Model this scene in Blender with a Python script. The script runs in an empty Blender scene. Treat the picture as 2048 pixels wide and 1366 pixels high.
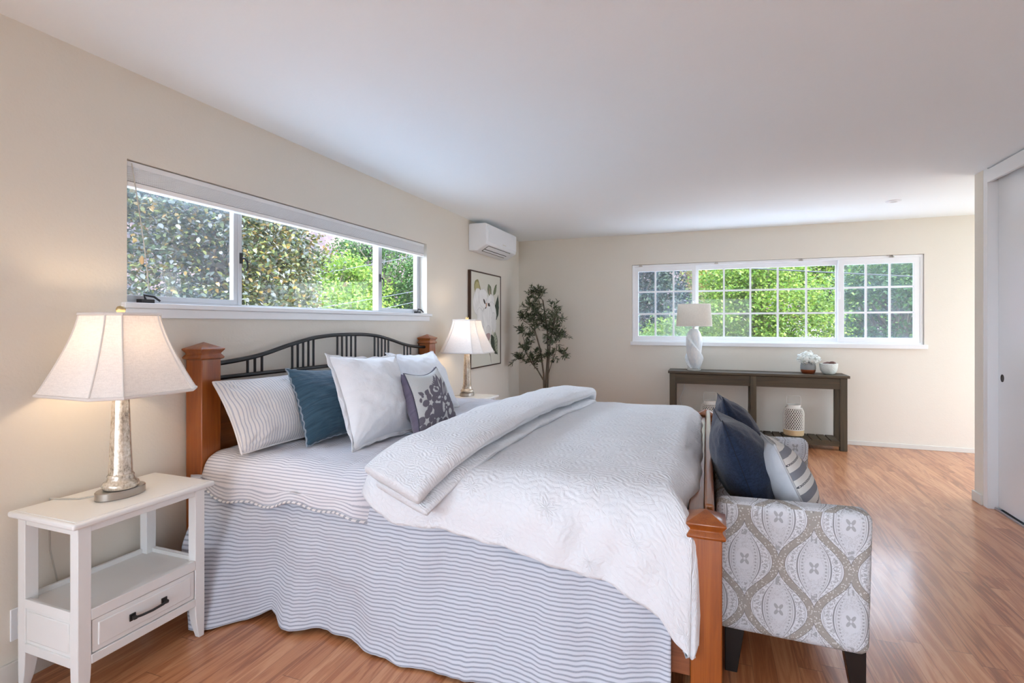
import bpy, bmesh, math, random
from math import sin, cos, pi, radians, sqrt, atan2, hypot, floor
from mathutils import Vector, noise, Matrix
S = bpy.context.scene
C = S.collection
random.seed(7)

# ------------------------------------------------------------------ camera, world, sun, exposure
cam_d = bpy.data.cameras.new('camera'); cam = bpy.data.objects.new('camera', cam_d); C.objects.link(cam)
cam_d.sensor_fit = 'HORIZONTAL'; cam_d.sensor_width = 36.0
cam_d.lens = 1040.0 / 2048 * 36.0
cam_d.shift_y = -(683 - 648.4) / 2048
cam_d.clip_start = 0.05; cam_d.clip_end = 600
cam.location = (0, 0, 1.32); cam.rotation_euler = (pi / 2, 0, radians(20.5))
S.camera = cam

wd = bpy.data.worlds.new('world'); S.world = wd; wd.use_nodes = True
wn = wd.node_tree; wn.nodes.clear()
w_out = wn.nodes.new('ShaderNodeOutputWorld'); w_bg = wn.nodes.new('ShaderNodeBackground')
w_tc = wn.nodes.new('ShaderNodeTexCoord'); w_sx = wn.nodes.new('ShaderNodeSeparateXYZ'); w_cr = wn.nodes.new('ShaderNodeValToRGB')
w_mr = wn.nodes.new('ShaderNodeMapRange'); w_mr.inputs[1].default_value = -1; w_mr.inputs[2].default_value = 1
wn.links.new(w_tc.outputs['Generated'], w_sx.inputs[0]); wn.links.new(w_sx.outputs[2], w_mr.inputs[0])
wn.links.new(w_mr.outputs[0], w_cr.inputs[0]); wn.links.new(w_cr.outputs[0], w_bg.inputs[0]); wn.links.new(w_bg.outputs[0], w_out.inputs[0])
el = w_cr.color_ramp.elements
el[0].position = 0.0; el[0].color = (.56, .60, .66, 1)
el[1].position = 1.0; el[1].color = (.50, .68, 1.0, 1)
e = el.new(.46); e.color = (.66, .71, .78, 1)
e = el.new(.53); e.color = (.82, .93, 1.10, 1)
e = el.new(.72); e.color = (.74, .88, 1.06, 1)
w_bg.inputs[1].default_value = 7.0

sun_d = bpy.data.lights.new('sun', 'SUN'); sun_d.energy = 11.0; sun_d.angle = radians(1.0); sun_d.color = (1, .95, .86)
sun = bpy.data.objects.new('sun', sun_d); C.objects.link(sun); sun.location = (20, -6, 20)
sun.rotation_euler = Vector((-.72, .22, -.64)).to_track_quat('-Z', 'Y').to_euler()

S.view_settings.view_transform = 'Standard'; S.view_settings.look = 'None'
S.view_settings.exposure = 0.52; S.view_settings.gamma = 1.0; S.view_settings.use_curve_mapping = False
cy = S.cycles
cy.use_denoising = True; cy.max_bounces = 10; cy.diffuse_bounces = 6; cy.glossy_bounces = 4
cy.transmission_bounces = 6; cy.transparent_max_bounces = 12; cy.caustics_reflective = False; cy.caustics_refractive = False
cy.sample_clamp_indirect = 6.0

# ------------------------------------------------------------------ node helpers
def lin(c):
    if len(c) == 4: c = c[:3]
    return tuple((v / 255 / 12.92) if v / 255 <= .04045 else ((v / 255 + .055) / 1.055) ** 2.4 for v in c) + (1,)

class N:
    """arithmetic on shader sockets"""
    def __init__(s, nt, k): s.nt = nt; s.k = k
    def m(s, op, *a, clamp=False):
        n = s.nt.nodes.new('ShaderNodeMath'); n.operation = op; n.use_clamp = clamp
        for i, v in enumerate((s,) + a):
            if isinstance(v, N): s.nt.links.new(v.k, n.inputs[i])
            else: n.inputs[i].default_value = v
        return N(s.nt, n.outputs[0])
    def __add__(s, o): return s.m('ADD', o)
    def __radd__(s, o): return s.m('ADD', o)
    def __sub__(s, o): return s.m('SUBTRACT', o)
    def __rsub__(s, o): return (s * -1) + o
    def __mul__(s, o): return s.m('MULTIPLY', o)
    def __rmul__(s, o): return s.m('MULTIPLY', o)
    def __truediv__(s, o): return s.m('DIVIDE', o)
    def sin(s): return s.m('SINE')
    def cos(s): return s.m('COSINE')
    def abs(s): return s.m('ABSOLUTE')
    def fl(s): return s.m('FLOOR')
    def fr(s): return s.m('FRACT')
    def sqrt(s): return s.m('SQRT')
    def mn(s, o): return s.m('MINIMUM', o)
    def mx(s, o): return s.m('MAXIMUM', o)
    def gt(s, o): return s.m('GREATER_THAN', o)
    def lt(s, o): return s.m('LESS_THAN', o)
    def at2(s, o): return s.m('ARCTAN2', o)
    def clamp(s): return s.m('ADD', 0.0, clamp=True)
    def ss(s, a, b):
        n = s.nt.nodes.new('ShaderNodeMapRange'); n.interpolation_type = 'SMOOTHSTEP'
        s.nt.links.new(s.k, n.inputs[0]); n.inputs[1].default_value = a; n.inputs[2].default_value = b
        return N(s.nt, n.outputs[0])

class Mat:
    def __init__(s, name, base=(.8, .8, .8, 1), rough=.5, metal=0.0, spec=None, coat=0.0):
        s.m = bpy.data.materials.new(name); s.m.use_nodes = True; s.nt = s.m.node_tree
        s.b = s.nt.nodes['Principled BSDF']; s.out = s.nt.nodes['Material Output']
        s.b.inputs['Base Color'].default_value = base; s.b.inputs['Roughness'].default_value = rough
        s.b.inputs['Metallic'].default_value = metal
        if spec is not None: s.b.inputs['Specular IOR Level'].default_value = spec
        if coat: s.b.inputs['Coat Weight'].default_value = coat; s.b.inputs['Coat Roughness'].default_value = .12
    def new(s, t): return s.nt.nodes.new(t)
    def L(s, a, b): s.nt.links.new(a.k if isinstance(a, N) else a, b)
    def co(s, kind='Object'):
        return s.new('ShaderNodeTexCoord').outputs[kind]
    def xyz(s, sock):
        n = s.new('ShaderNodeSeparateXYZ'); s.L(sock, n.inputs[0]); return [N(s.nt, o) for o in n.outputs]
    def vec(s, *a):
        n = s.new('ShaderNodeCombineXYZ')
        for i, v in enumerate(a):
            if isinstance(v, N): s.L(v, n.inputs[i])
            else: n.inputs[i].default_value = v
        return n.outputs[0]
    def noise(s, vec, scale, detail=3, rough=.5, dist=0.0, col=False):
        n = s.new('ShaderNodeTexNoise'); n.inputs['Scale'].default_value = scale; n.inputs['Detail'].default_value = detail
        n.inputs['Roughness'].default_value = rough; n.inputs['Distortion'].default_value = dist
        if vec is not None: s.L(vec, n.inputs['Vector'])
        return N(s.nt, n.outputs[1 if col else 0])
    def voro(s, vec, scale, feat='F1', out='Distance'):
        n = s.new('ShaderNodeTexVoronoi'); n.feature = feat; n.inputs['Scale'].default_value = scale
        if vec is not None: s.L(vec, n.inputs['Vector'])
        return N(s.nt, n.outputs[out])
    def white(s, v):
        n = s.new('ShaderNodeTexWhiteNoise'); n.noise_dimensions = '2D' if not isinstance(v, N) else '1D'
        s.L(v, n.inputs['W' if isinstance(v, N) else 'Vector']); return N(s.nt, n.outputs[0])
    def scale(s, vec, sc):
        n = s.new('ShaderNodeMapping'); n.inputs['Scale'].default_value = sc; s.L(vec, n.inputs['Vector']); return n.outputs[0]
    def mix(s, f, a, b):
        n = s.new('ShaderNodeMix'); n.data_type = 'RGBA'
        if isinstance(f, N): s.L(f, n.inputs[0])
        else: n.inputs[0].default_value = f
        for v, i in ((a, 6), (b, 7)):
            if isinstance(v, tuple): n.inputs[i].default_value = v
            else: s.L(v, n.inputs[i])
        return n.outputs[2]
    def ramp(s, f, stops):
        n = s.new('ShaderNodeValToRGB'); s.L(f, n.inputs[0]); e = n.color_ramp.elements
        e[0].position, e[0].color = stops[0]; e[1].position, e[1].color = stops[-1]
        for p, c in stops[1:-1]:
            q = e.new(p); q.color = c
        return n.outputs[0]
    def col(s, sock): s.L(sock, s.b.inputs['Base Color']); return s
    def rough(s, sock): s.L(sock, s.b.inputs['Roughness']); return s
    def bump(s, h, dist=.01, strength=1.0):
        n = s.new('ShaderNodeBump'); n.inputs['Distance'].default_value = dist; n.inputs['Strength'].default_value = strength
        s.L(h, n.inputs['Height']); s.L(n.outputs[0], s.b.inputs['Normal']); return s
    def surf(s, sock): s.L(sock, s.out.inputs[0]); return s

# ------------------------------------------------------------------ mesh helpers
class MB:
    def __init__(s): s.v = []; s.f = []; s.uv = {}; s.mi = []
    def vert(s, p, uv=None):
        s.v.append(tuple(p))
        if uv is not None: s.uv[len(s.v) - 1] = uv
        return len(s.v) - 1
    def face(s, ids, mi=0): s.f.append(tuple(ids)); s.mi.append(mi)
    def poly(s, pts, mi=0): s.face([s.vert(p) for p in pts], mi)
    def box(s, x0, x1, y0, y1, z0, z1, mi=0):
        b = [s.vert(p) for p in ((x0, y0, z0), (x1, y0, z0), (x1, y1, z0), (x0, y1, z0), (x0, y0, z1), (x1, y0, z1), (x1, y1, z1), (x0, y1, z1))]
        for q in ((0, 3, 2, 1), (4, 5, 6, 7), (0, 1, 5, 4), (1, 2, 6, 5), (2, 3, 7, 6), (3, 0, 4, 7)): s.face([b[i] for i in q], mi)
        return s
    def loft(s, rings, caps=True, closed=True, mi=0):
        ids = [[s.vert(p) for p in r] for r in rings]; n = len(ids[0])
        for a, b in zip(ids, ids[1:]):
            for i in range(n if closed else n - 1):
                j = (i + 1) % n; s.face((a[i], a[j], b[j], b[i]), mi)
        if caps and closed:
            s.face(ids[0][::-1], mi); s.face(ids[-1], mi)
        return s
    def lathe(s, prof, c, n=24, sx=1, sy=1, caps=True, ph=0):
        return s.loft([[(c[0] + r * sx * cos(ph + 2 * pi * i / n), c[1] + r * sy * sin(ph + 2 * pi * i / n), c[2] + z) for i in range(n)] for r, z in prof], caps)
    def tube(s, pts, r, n=8, caps=True, closed=False):
        pts = [Vector(p) for p in pts]; m = len(pts)
        rs = r if isinstance(r, (list, tuple)) else [r] * m
        up = None; rings = []
        for i, p in enumerate(pts):
            if closed: t = pts[(i + 1) % m] - pts[i - 1]
            else: t = pts[min(i + 1, m - 1)] - pts[max(i - 1, 0)]
            t.normalize()
            if up is None:
                up = Vector((0, 0, 1)) if abs(t.z) < .9 else Vector((1, 0, 0))
            up = (up - t * up.dot(t)); up.normalize(); sd = t.cross(up)
            rings.append([tuple(p + (up * cos(2 * pi * k / n) + sd * sin(2 * pi * k / n)) * rs[i]) for k in range(n)])
        if closed: rings.append(rings[0]); return s.loft(rings, False)
        return s.loft(rings, caps)
    def grid(s, f, nu, nv, uvf=None, closeu=False):
        ids = []
        for j in range(nv + 1):
            row = []
            for i in range(nu + 1):
                p = f(i / nu, j / nv); row.append(s.vert(p, uvf(i / nu, j / nv) if uvf else None))
            ids.append(row)
        for j in range(nv):
            for i in range(nu): s.face((ids[j][i], ids[j][i + 1], ids[j + 1][i + 1], ids[j + 1][i]))
        return ids
    def sphere(s, c, r, n=10, m=6, sx=1, sy=1, sz=1):
        prof = [(max(1e-4, sin(pi * i / m)) * r, -cos(pi * i / m) * r * sz) for i in range(m + 1)]
        return s.lathe(prof, c, n, sx, sy)

def mk(name, mb, mat, parent=None, smooth=False, bevel=0, seg=2, angle=40, solid=0, sub=0):
    me = bpy.data.meshes.new(name)
    org = Vector((0, 0, 0))
    p = parent
    while p is not None: org += p.location; p = p.parent
    me.from_pydata([tuple(Vector(v) - org) for v in mb.v], [], mb.f)
    for m in (mat if isinstance(mat, (list, tuple)) else [mat]): me.materials.append(m.m if isinstance(m, Mat) else m)
    if any(mb.mi): me.polygons.foreach_set('material_index', mb.mi)
    if mb.uv:
        ul = me.uv_layers.new(name='UVMap')
        buf = []
        for l in me.loops: buf += list(mb.uv.get(l.vertex_index, (0, 0)))
        ul.data.foreach_set('uv', buf)
    me.validate()
    bm = bmesh.new(); bm.from_mesh(me); bmesh.ops.recalc_face_normals(bm, faces=bm.faces); bm.to_mesh(me); bm.free()
    if smooth:
        me.shade_smooth()
        if smooth != 'all': me.set_sharp_from_angle(angle=radians(angle))
    o = bpy.data.objects.new(name, me); C.objects.link(o)
    if parent is not None: o.parent = parent
    if bevel:
        b = o.modifiers.new('bevel', 'BEVEL'); b.width = bevel; b.segments = seg; b.limit_method = 'ANGLE'; b.angle_limit = radians(35); b.harden_normals = False
        if not smooth: me.shade_smooth(); me.set_sharp_from_angle(angle=radians(60))
    if solid:
        b = o.modifiers.new('thickness', 'SOLIDIFY'); b.thickness = solid; b.offset = -1
    if sub:
        b = o.modifiers.new('sub', 'SUBSURF'); b.levels = sub; b.render_levels = sub
    return o

def thing(name, label, cat, loc, group=None):
    o = bpy.data.objects.new(name, None); C.objects.link(o); o.location = loc; o.empty_display_size = .1
    o['label'] = label; o['category'] = cat
    if group: o['group'] = group
    return o
def tag(o, label, cat, group=None):
    o['label'] = label; o['category'] = cat
    if group: o['group'] = group
    return o
def struct(o): o['kind'] = 'structure'; return o
def copy_tree(o, parent=None):
    c = o.copy(); C.objects.link(c)
    if parent is not None: c.parent = parent
    for ch in list(o.children): copy_tree(ch, c)
    return c
def bx(*a): return MB().box(*a)

# ------------------------------------------------------------------ materials
def wall_mat():
    m = Mat('cream_wall_paint', lin((221, 215, 203)), .75, spec=.3)
    t = m.co()
    m.bump(m.noise(t, 90, 3) + m.noise(t, 6, 2) * 3, .0012, .6); return m
M = {}
M['wall'] = wall_mat()
def _ceil():
    m = Mat('ceiling_paint', lin((240, 246, 248)), .8, spec=.2); m.bump(m.noise(m.co(), 60, 3), .001, .5); return m
M['ceil'] = _ceil()
M['trim'] = Mat('white_gloss_trim', lin((228, 229, 230)), .35)
M['base'] = Mat('greyish_baseboard_paint', lin((214, 213, 206)), .45)
M['door'] = Mat('white_closet_door', lin((226, 228, 230)), .22, spec=.5)
M['vinyl'] = Mat('white_vinyl', lin((236, 238, 240)), .35)
M['alu'] = Mat('aluminium_window_frame', lin((196, 197, 198)), .45, .15)
M['blind'] = Mat('grey_blind_slats', lin((226, 228, 229)), .5)
M['blindrail'] = Mat('white_blind_rail', lin((240, 240, 238)), .4)
M['black'] = Mat('black_iron', lin((14, 14, 15)), .4, 0)
M['darkplastic'] = Mat('dark_plastic', lin((30, 28, 28)), .4)
M['brass'] = Mat('brushed_brass', lin((190, 170, 130)), .35, .9)
M['chrome'] = Mat('brushed_nickel', lin((176, 170, 162)), .3, .95)
M['track'] = Mat('aluminium_track', lin((190, 195, 200)), .28, .8)
M['white'] = Mat('white_plastic', lin((232, 235, 238)), .35)
M['cord'] = Mat('clear_beige_cord', lin((190, 186, 176)), .4)

def floor_mat():
    m = Mat('oak_strip_floor', rough=.3, coat=.3)
    x, y, z = m.xyz(m.co())
    W_ = .083
    row = (x / W_).fl(); rr = m.white(row)
    yy = y / 1.15 + rr * 7.3
    pid = m.white(m.vec(row, yy.fl(), 0))
    fx = (x / W_).fr(); fy = yy.fr()
    gap = fx.mn(1 - fx).lt(.012).mx((fy.mn(fy * -1 + 1)).lt(.0016))
    # grain
    gv = m.vec(x * 14 + pid * 40, y * 1.1 + pid * 17, pid * 9)
    g1 = m.noise(gv, 1.0, 5, .55, 1.2)
    rings = ((g1 * 26).sin() * .5 + .5)
    g2 = m.noise(m.vec(x * 240, y * 5, pid * 9), 1.0, 3, .6)
    f = (rings * .42 + g2 * .45 + pid * .35 - .12).clamp()
    c = m.ramp(f, [(0, lin((134, 80, 48))), (.35, lin((180, 116, 76))), (.7, lin((202, 142, 100))), (1, lin((218, 164, 124)))])
    c = m.mix(gap * .45, c, lin((80, 42, 22)))
    m.col(c); m.rough((g2 * .12 + .24))
    m.bump(g2 * .25 - gap * 1.0, .0012, .35)
    return m
M['floor'] = floor_mat()

def wood(name, cols, axis='z', sc=1.0, rough=.35, coat=.2):
    m = Mat(name, rough=rough, coat=coat * 2.5); x, y, z = m.xyz(m.co())
    a = {'x': (x, y, z), 'y': (y, x, z), 'z': (z, x, y)}[axis]
    v = m.vec(a[1] * 26 * sc, a[2] * 26 * sc, a[0] * 1.6 * sc)
    n = m.noise(v, 1.0, 5, .6, 1.0)
    n2 = m.noise(m.vec(a[1] * 300, a[2] * 300, a[0] * 9), 1.0, 2, .5)
    f = (n * .75 + n2 * .25)
    m.col(m.ramp(f, [(.25, lin(cols[0])), (.5, lin(cols[1])), (.75, lin(cols[2]))])); m.bump(n2, .0008, .3)
    return m
M['cherry'] = wood('cherry_stained_wood', [(108, 50, 10), (144, 74, 20), (164, 94, 34)])
M['cherryy'] = wood('cherry_stained_panel', [(94, 52, 22), (124, 72, 32), (146, 90, 44)], 'y')
M['cherryx'] = wood('cherry_stained_rail', [(100, 54, 32), (132, 76, 46), (150, 90, 56)], 'x')
M['console'] = wood('weathered_dark_wood', [(46, 37, 24), (72, 60, 42), (96, 82, 58)], 'x', .7, .6, 0)
M['consolez'] = wood('weathered_dark_wood_upright', [(46, 38, 26), (70, 60, 43), (94, 81, 60)], 'z', .7, .6, 0)
M['frame'] = wood('walnut_picture_frame', [(38, 22, 12), (60, 38, 22), (80, 52, 32)], 'z', 1, .45, 0)
M['bamboo'] = wood('light_bamboo', [(196, 166, 120), (214, 186, 142), (226, 200, 160)], 'x', 1, .5, 0)
M['legblack'] = Mat('black_lacquered_leg', lin((24, 22, 22)), .3)
M['night'] = Mat('ivory_painted_wood', lin((228, 229, 227)), .38)
M['night'].bump(M['night'].noise(M['night'].scale(M['night'].co(), (1, 1, .2)), 60, 2), .0006, .5)

def mercury():
    m = Mat('mercury_glass', rough=.25, metal=.45, coat=.7); t = m.scale(m.co(), (1, 1, .55))
    n = m.noise(t, 120, 4, .7); n2 = m.noise(t, 26, 3, .6)
    f = (n * .7 + n2 * .5 - .12).clamp()
    m.col(m.ramp(f, [(.28, lin((110, 100, 88))), (.42, lin((190, 178, 160))), (.6, lin((230, 221, 205))), (.8, lin((242, 234, 220)))]))
    m.bump(n2 * .6 + n * .3, .004, .4); return m
M['mercury'] = mercury()

def shade_mat(name, c, tr, weave=True, tfac=.5):
    m = Mat(name); d = m.new('ShaderNodeBsdfDiffuse'); t = m.new('ShaderNodeBsdfTranslucent'); mx = m.new('ShaderNodeMixShader')
    u, v, w = m.xyz(m.co())
    n = m.noise(m.vec(u * 40, w * 400, v * 40), 1, 3, .6) * .5 + m.noise(m.vec(u * 400, w * 14, v * 400), 1, 3, .6) * .5
    f = n.ss(.36, .62)
    m.L(m.mix(f, lin(tuple(x * .95 for x in c)), lin(c)), d.inputs[0])
    m.L(m.mix(f, lin(tuple(x * .93 for x in tr)), lin(tr)), t.inputs[0])
    mx.inputs[0].default_value = tfac; m.L(d.outputs[0], mx.inputs[1]); m.L(t.outputs[0], mx.inputs[2]); m.surf(mx.outputs[0]); return m
M['shade'] = shade_mat('linen_lamp_shade', (244, 240, 236), (252, 238, 224), tfac=.11)
M['shadetrim'] = Mat('shade_binding_fabric', lin((226, 221, 215)), .8)
M['drum'] = shade_mat('linen_drum_shade', (214, 206, 194), (225, 215, 200), tfac=.3)
def bulb():
    m = Mat('lit_bulb'); em = m.new('ShaderNodeEmission'); em.inputs[0].default_value = (1, .76, .52, 1); em.inputs[1].default_value = 64; m.surf(em.outputs[0]); return m
M['bulb'] = bulb()

def ticking(name, base, dark, period=.0147, frac=.34, wr=1.0, axis=1, blur=.10):
    m = Mat(name, rough=.85, spec=.15); m.b.inputs['Sheen Weight'].default_value = .15
    t = m.co('UV'); u, v, w = m.xyz(t)
    a = (v if axis else u) + m.noise(t, 10, 2) * .0016
    f = (a / period).fr(); d = (f - .5).abs()
    s = d.ss(frac / 2 + blur, frac / 2 - blur * .6)
    thr = m.noise(m.vec(u * 300, v * 300, 0), 1, 2) * .5 + .6
    c = m.mix(s * thr, lin(base), lin(dark)); m.col(c)
    cr = m.noise(m.vec(u * 9, v * 26, 0), 1, 4, .6, .6)
    m.bump(cr * wr + m.noise(t, 700, 1) * .05, .012, .55); return m
M['quilt'] = ticking('ticking_stripe_quilt', (222, 222, 227), (164, 168, 180), frac=.30, blur=.14)
M['spread'] = ticking('ticking_stripe_bedspread', (200, 205, 214), (138, 143, 156), frac=.30, wr=.9, blur=.14)
M['sham'] = ticking('ticking_stripe_sham', (226, 224, 222), (172, 176, 188), period=.0158, axis=0, frac=.24)
def rope():
    m = Mat('striped_rope_binding', rough=.9); u, v, w = m.xyz(m.co('UV')); f = ((u + v * .05) / .026).fr()
    m.col(m.mix(f.gt(.6), lin((222, 220, 220)), lin((160, 164, 174)))); return m
M['rope'] = rope()

def linen(name, c, c2, ruck=.5, dist=.006, sc=(8, 40)):
    m = Mat(name, rough=.9, spec=.1); m.b.inputs['Sheen Weight'].default_value = .25
    t = m.co('UV'); u, v, w = m.xyz(t)
    n = m.noise(m.vec(u * sc[0], v * sc[1], 0), 1, 4, .6, .8); we = m.noise(t, 600, 1)
    m.col(m.mix(n.ss(.3, .7), lin(c), lin(c2))); m.bump(n * ruck + we * .06, dist, .7); return m
M['blue'] = linen('rucked_teal_blue_linen', (46, 70, 86), (62, 90, 107), 1.0, .010, (7, 60))
M['whitelinen'] = linen('white_linen_sham', (226, 228, 231), (230, 232, 235), .7, .008, (14, 14))
M['bluetrim'] = Mat('pale_blanket_stitch', lin((140, 150, 160)), .9)
M['mauve'] = linen('mauve_grey_velvet', (98, 91, 108), (114, 107, 124), .4, .004, (14, 14))
M['navy'] = linen('navy_chenille', (24, 33, 50), (38, 51, 74), .6, .004, (120, 120))
M['navydark'] = Mat('navy_seam', lin((18, 24, 38)), .9)
M['cushgrey'] = linen('pale_grey_cotton', (190, 194, 200), (200, 204, 208), .5, .004, (14, 14))
M['pipe'] = Mat('grey_piping', lin((180, 182, 184)), .85)
M['pipedark'] = Mat('dark_grey_piping', lin((72, 70, 84)), .85)

def matelasse():
    m = Mat('white_matelasse_cotton', lin((222, 225, 229)), .85, spec=.15); m.b.inputs['Sheen Weight'].default_value = .2
    t = m.co('UV'); u, v, w = m.xyz(t)
    def med(cx, cy, P):
        a = (u / P + cx).fr() - .5; b = (v / P + cy).fr() - .5
        r = (a * a + b * b).sqrt(); th = b.at2(a)
        pet = (r * 70 + (th * 8).cos() * 2.2 + (th * 4).sin() * .8).sin()
        return pet * r.ss(.5, .38)
    h = med(0, 0, .30) + med(.5, .5, .30) * .8 + (m.voro(t, 42, 'DISTANCE_TO_EDGE').ss(.0, .12)) * .7
    fine = m.noise(m.vec(u * 160, v * 420, 0), 1, 2, .6)
    wr = m.noise(m.vec(u * 6, v * 6, 0), 1, 4, .55, .5)
    m.bump(h * .22 + fine * .2 + wr * 1.3, .005, .7); return m
M['duvet'] = matelasse()
def attr_mat(name, rough=.7):
    m = Mat(name, rough=rough, spec=.2); a = m.new('ShaderNodeAttribute'); a.attribute_name = 'print'; m.L(a.outputs[0], m.b.inputs['Base Color']); return m
M['damask'] = attr_mat('damask_print_cotton', .85)
M['canvas'] = attr_mat('botanical_print_canvas', .6)

def ogee():
    m = Mat('ogee_medallion_upholstery', rough=.85, spec=.15)
    x, y, z = m.xyz(m.co())
    g = m.new('ShaderNodeNewGeometry'); nx, ny, nz = m.xyz(g.outputs['Normal'])
    sel = ny.abs().gt(.6); selz = nz.abs().gt(.75)
    px = x * sel + y * (1 - sel); pz = z * (1 - selz) + y * selz
    px = px * (1 - selz) + x * selz
    P, V, e = .227, .336, .009
    px = px + .1475; pz = pz - .617 + .336 * 4
    cell = (px / P).fl()
    a = ((px / P).fr() - .5).abs() * P            # distance to column A centre, 0..P/2
    th = pz * (2 * pi / V)
    cs = th.cos()
    shp = cs * 1.05 - (th * 3).cos() * .05
    cur = shp * (P / 4 - e) + P / 4
    d = a - cur
    inA = d.lt(0)
    slope = (th.sin() * ((P / 4) * 2 * pi / V)); nrm = (slope * slope + 1).sqrt()
    dist = d.abs() / nrm
    bw = .0125
    band = dist.lt(bw)
    wA = cur - bw * 1.2; wB = (cur * -1 + P / 2) - bw * 1.2
    q = (a / wA.mx(.004)) * inA + ((a * -1 + P / 2) / wB.mx(.004)) * (1 - inA)
    # row coordinate inside a medallion: -.5..0.5
    ta = (pz / V + .5).fr() - .5; tb = (pz / V).fr() - .5
    tt = ta * inA + tb * (1 - inA)
    xx = a * inA + (a * -1 + P / 2) * (1 - inA)
    light = lin((216, 220, 225)); taupe = lin((160, 156, 150)); dark = lin((100, 101, 105)); mid = lin((176, 180, 186))
    t3 = m.vec(px, pz, 0)
    dots = m.voro(t3, 120).lt(.30)
    bandc = m.mix(dots, taupe, lin((204, 204, 202)))
    edge = dist.gt(bw * .86) * band
    bandc = m.mix(edge * .6, bandc, dark)
    # inside
    rr = (xx * xx * 1.0 + tt * tt * (V * V) * .55).sqrt()
    wid = wA * inA + wB * (1 - inA)
    g1 = wid * (1 - q)                                    # distance to the band
    ring1 = (q - .60).abs().lt(.028) * wid.gt(.022); ring2 = (q - .52).abs().lt(.014) * wid.gt(.03); ring3 = (q - .965).abs().lt(.02) * wid.gt(.02)
    ang = (tt * V * .74).at2(xx)
    dotr = ((q - .80).abs().lt(.05)) * ((pz * 2 * pi / .0135).sin().gt(.1)) * wid.gt(.03)
    dot2 = ((q - .42).abs().lt(.035)) * ((pz * 2 * pi / .012).sin().gt(.2)) * wid.gt(.04)
    scr = m.noise(t3, 52, 2, .5, 1.8)
    leaf = (scr - .5).abs().lt(.030) * q.gt(.64) * q.lt(.94)
    leaf2 = (m.noise(t3, 90, 1, .5, 2.0) - .5).abs().lt(.05) * q.lt(.52) * rr.gt(.03)
    flower = (rr + ((ang * 4).cos() * .007)).lt(.013) * rr.gt(.004)
    tips = (tt.abs() * V - .105).abs().lt(.016) * xx.lt(.010) * (m.noise(t3, 60, 1).gt(.47))
    dk = (ring1.mx(ring2 * .6).mx(ring3 * .5).mx(dotr * .55).mx(dot2 * .8).mx(leaf * .75).mx(leaf2 * .35).mx(flower * .75).mx(tips * .8)).clamp()
    inside = m.mix(dk * .72, light, dark)
    inside = m.mix((q.lt(.52) * .22), inside, mid)
    m.col(m.mix(band, inside, bandc))
    m.bump(m.noise(t3, 900, 1), .0006, .4); return m
M['ogee'] = ogee()

def stripecush():
    m = Mat('grey_banded_cushion', rough=.88, spec=.1); t = m.co('UV'); u, v, w = m.xyz(t)
    f = (v / .088 + .20).fr(); b = f.gt(.0) * f.lt(.36)
    ch = ((f - .68).abs().lt(.045)); r1 = ((u / .014).fr() - .5) ; rad = (r1 * r1 * .9 + ((f - .68) * (f - .68)) * 60).sqrt()
    ring = ch * rad.gt(.20) * rad.lt(.46)
    we = m.noise(t, 700, 1)
    c = m.mix(b, lin((214, 214, 210)), lin((132, 136, 144))); c = m.mix(ring, c, lin((86, 88, 94))); m.col(c)
    m.bump(we * .1 + m.noise(t, 12, 3), .004, .5); return m
M['band'] = stripecush()

def twistmat():
    m = Mat('pale_blue_white_ceramic', rough=.35); n = m.noise(m.scale(m.co(), (1, 1, .3)), 40, 4, .7)
    m.col(m.mix(n.ss(.35, .7), lin((220, 222, 220)), lin((200, 208, 212)))); m.bump(n, .002, .4); return m
M['twist'] = twistmat()
def acrylic():
    m = Mat('clear_acrylic', (.95, .96, .96, 1), .05); m.b.inputs['Transmission Weight'].default_value = .85; return m
M['acrylic'] = acrylic()
M['potgrey'] = Mat('grey_stoneware', lin((132, 134, 134)), .55)
M['copper'] = Mat('copper_glaze', lin((150, 78, 44)), .35, .55)
M['bowl'] = Mat('pale_green_white_bowl', lin((216, 220, 212)), .4)
M['bowl'].bump(M['bowl'].voro(M['bowl'].co(), 70).ss(.1, .5), .004, .6)
M['cone'] = Mat('dried_brown_pods', lin((96, 62, 48)), .8)
M['cone'].bump(M['cone'].voro(M['cone'].co(), 90), .004, .8)
M['lattice'] = Mat('white_woven_bamboo', lin((232, 230, 222)), .6)
M['inner'] = Mat('lantern_inside_shade', lin((96, 92, 86)), .8)  # dark tone stands for the shade inside the hollow lantern
def wicker():
    m = Mat('woven_brown_wicker', rough=.75); x, y, z = m.xyz(m.co()); a = y.at2(x)
    w_ = ((a * 26).sin() * ((z * 210).sin())); n = m.noise(m.co(), 60, 3)
    m.col(m.ramp((w_ * .4 + n * .6).clamp(), [(.1, lin((50, 34, 26))), (.4, lin((104, 78, 60))), (.8, lin((146, 116, 92)))])); m.bump(w_ + n * .4, .006, .8); return m
M['wicker'] = wicker()
M['bark'] = wood('grey_brown_bark', [(70, 62, 52), (104, 94, 80), (130, 120, 104)], 'z', 2, .85, 0)
M['soil'] = Mat('dark_moss', lin((56, 46, 36)), .95)

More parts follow.
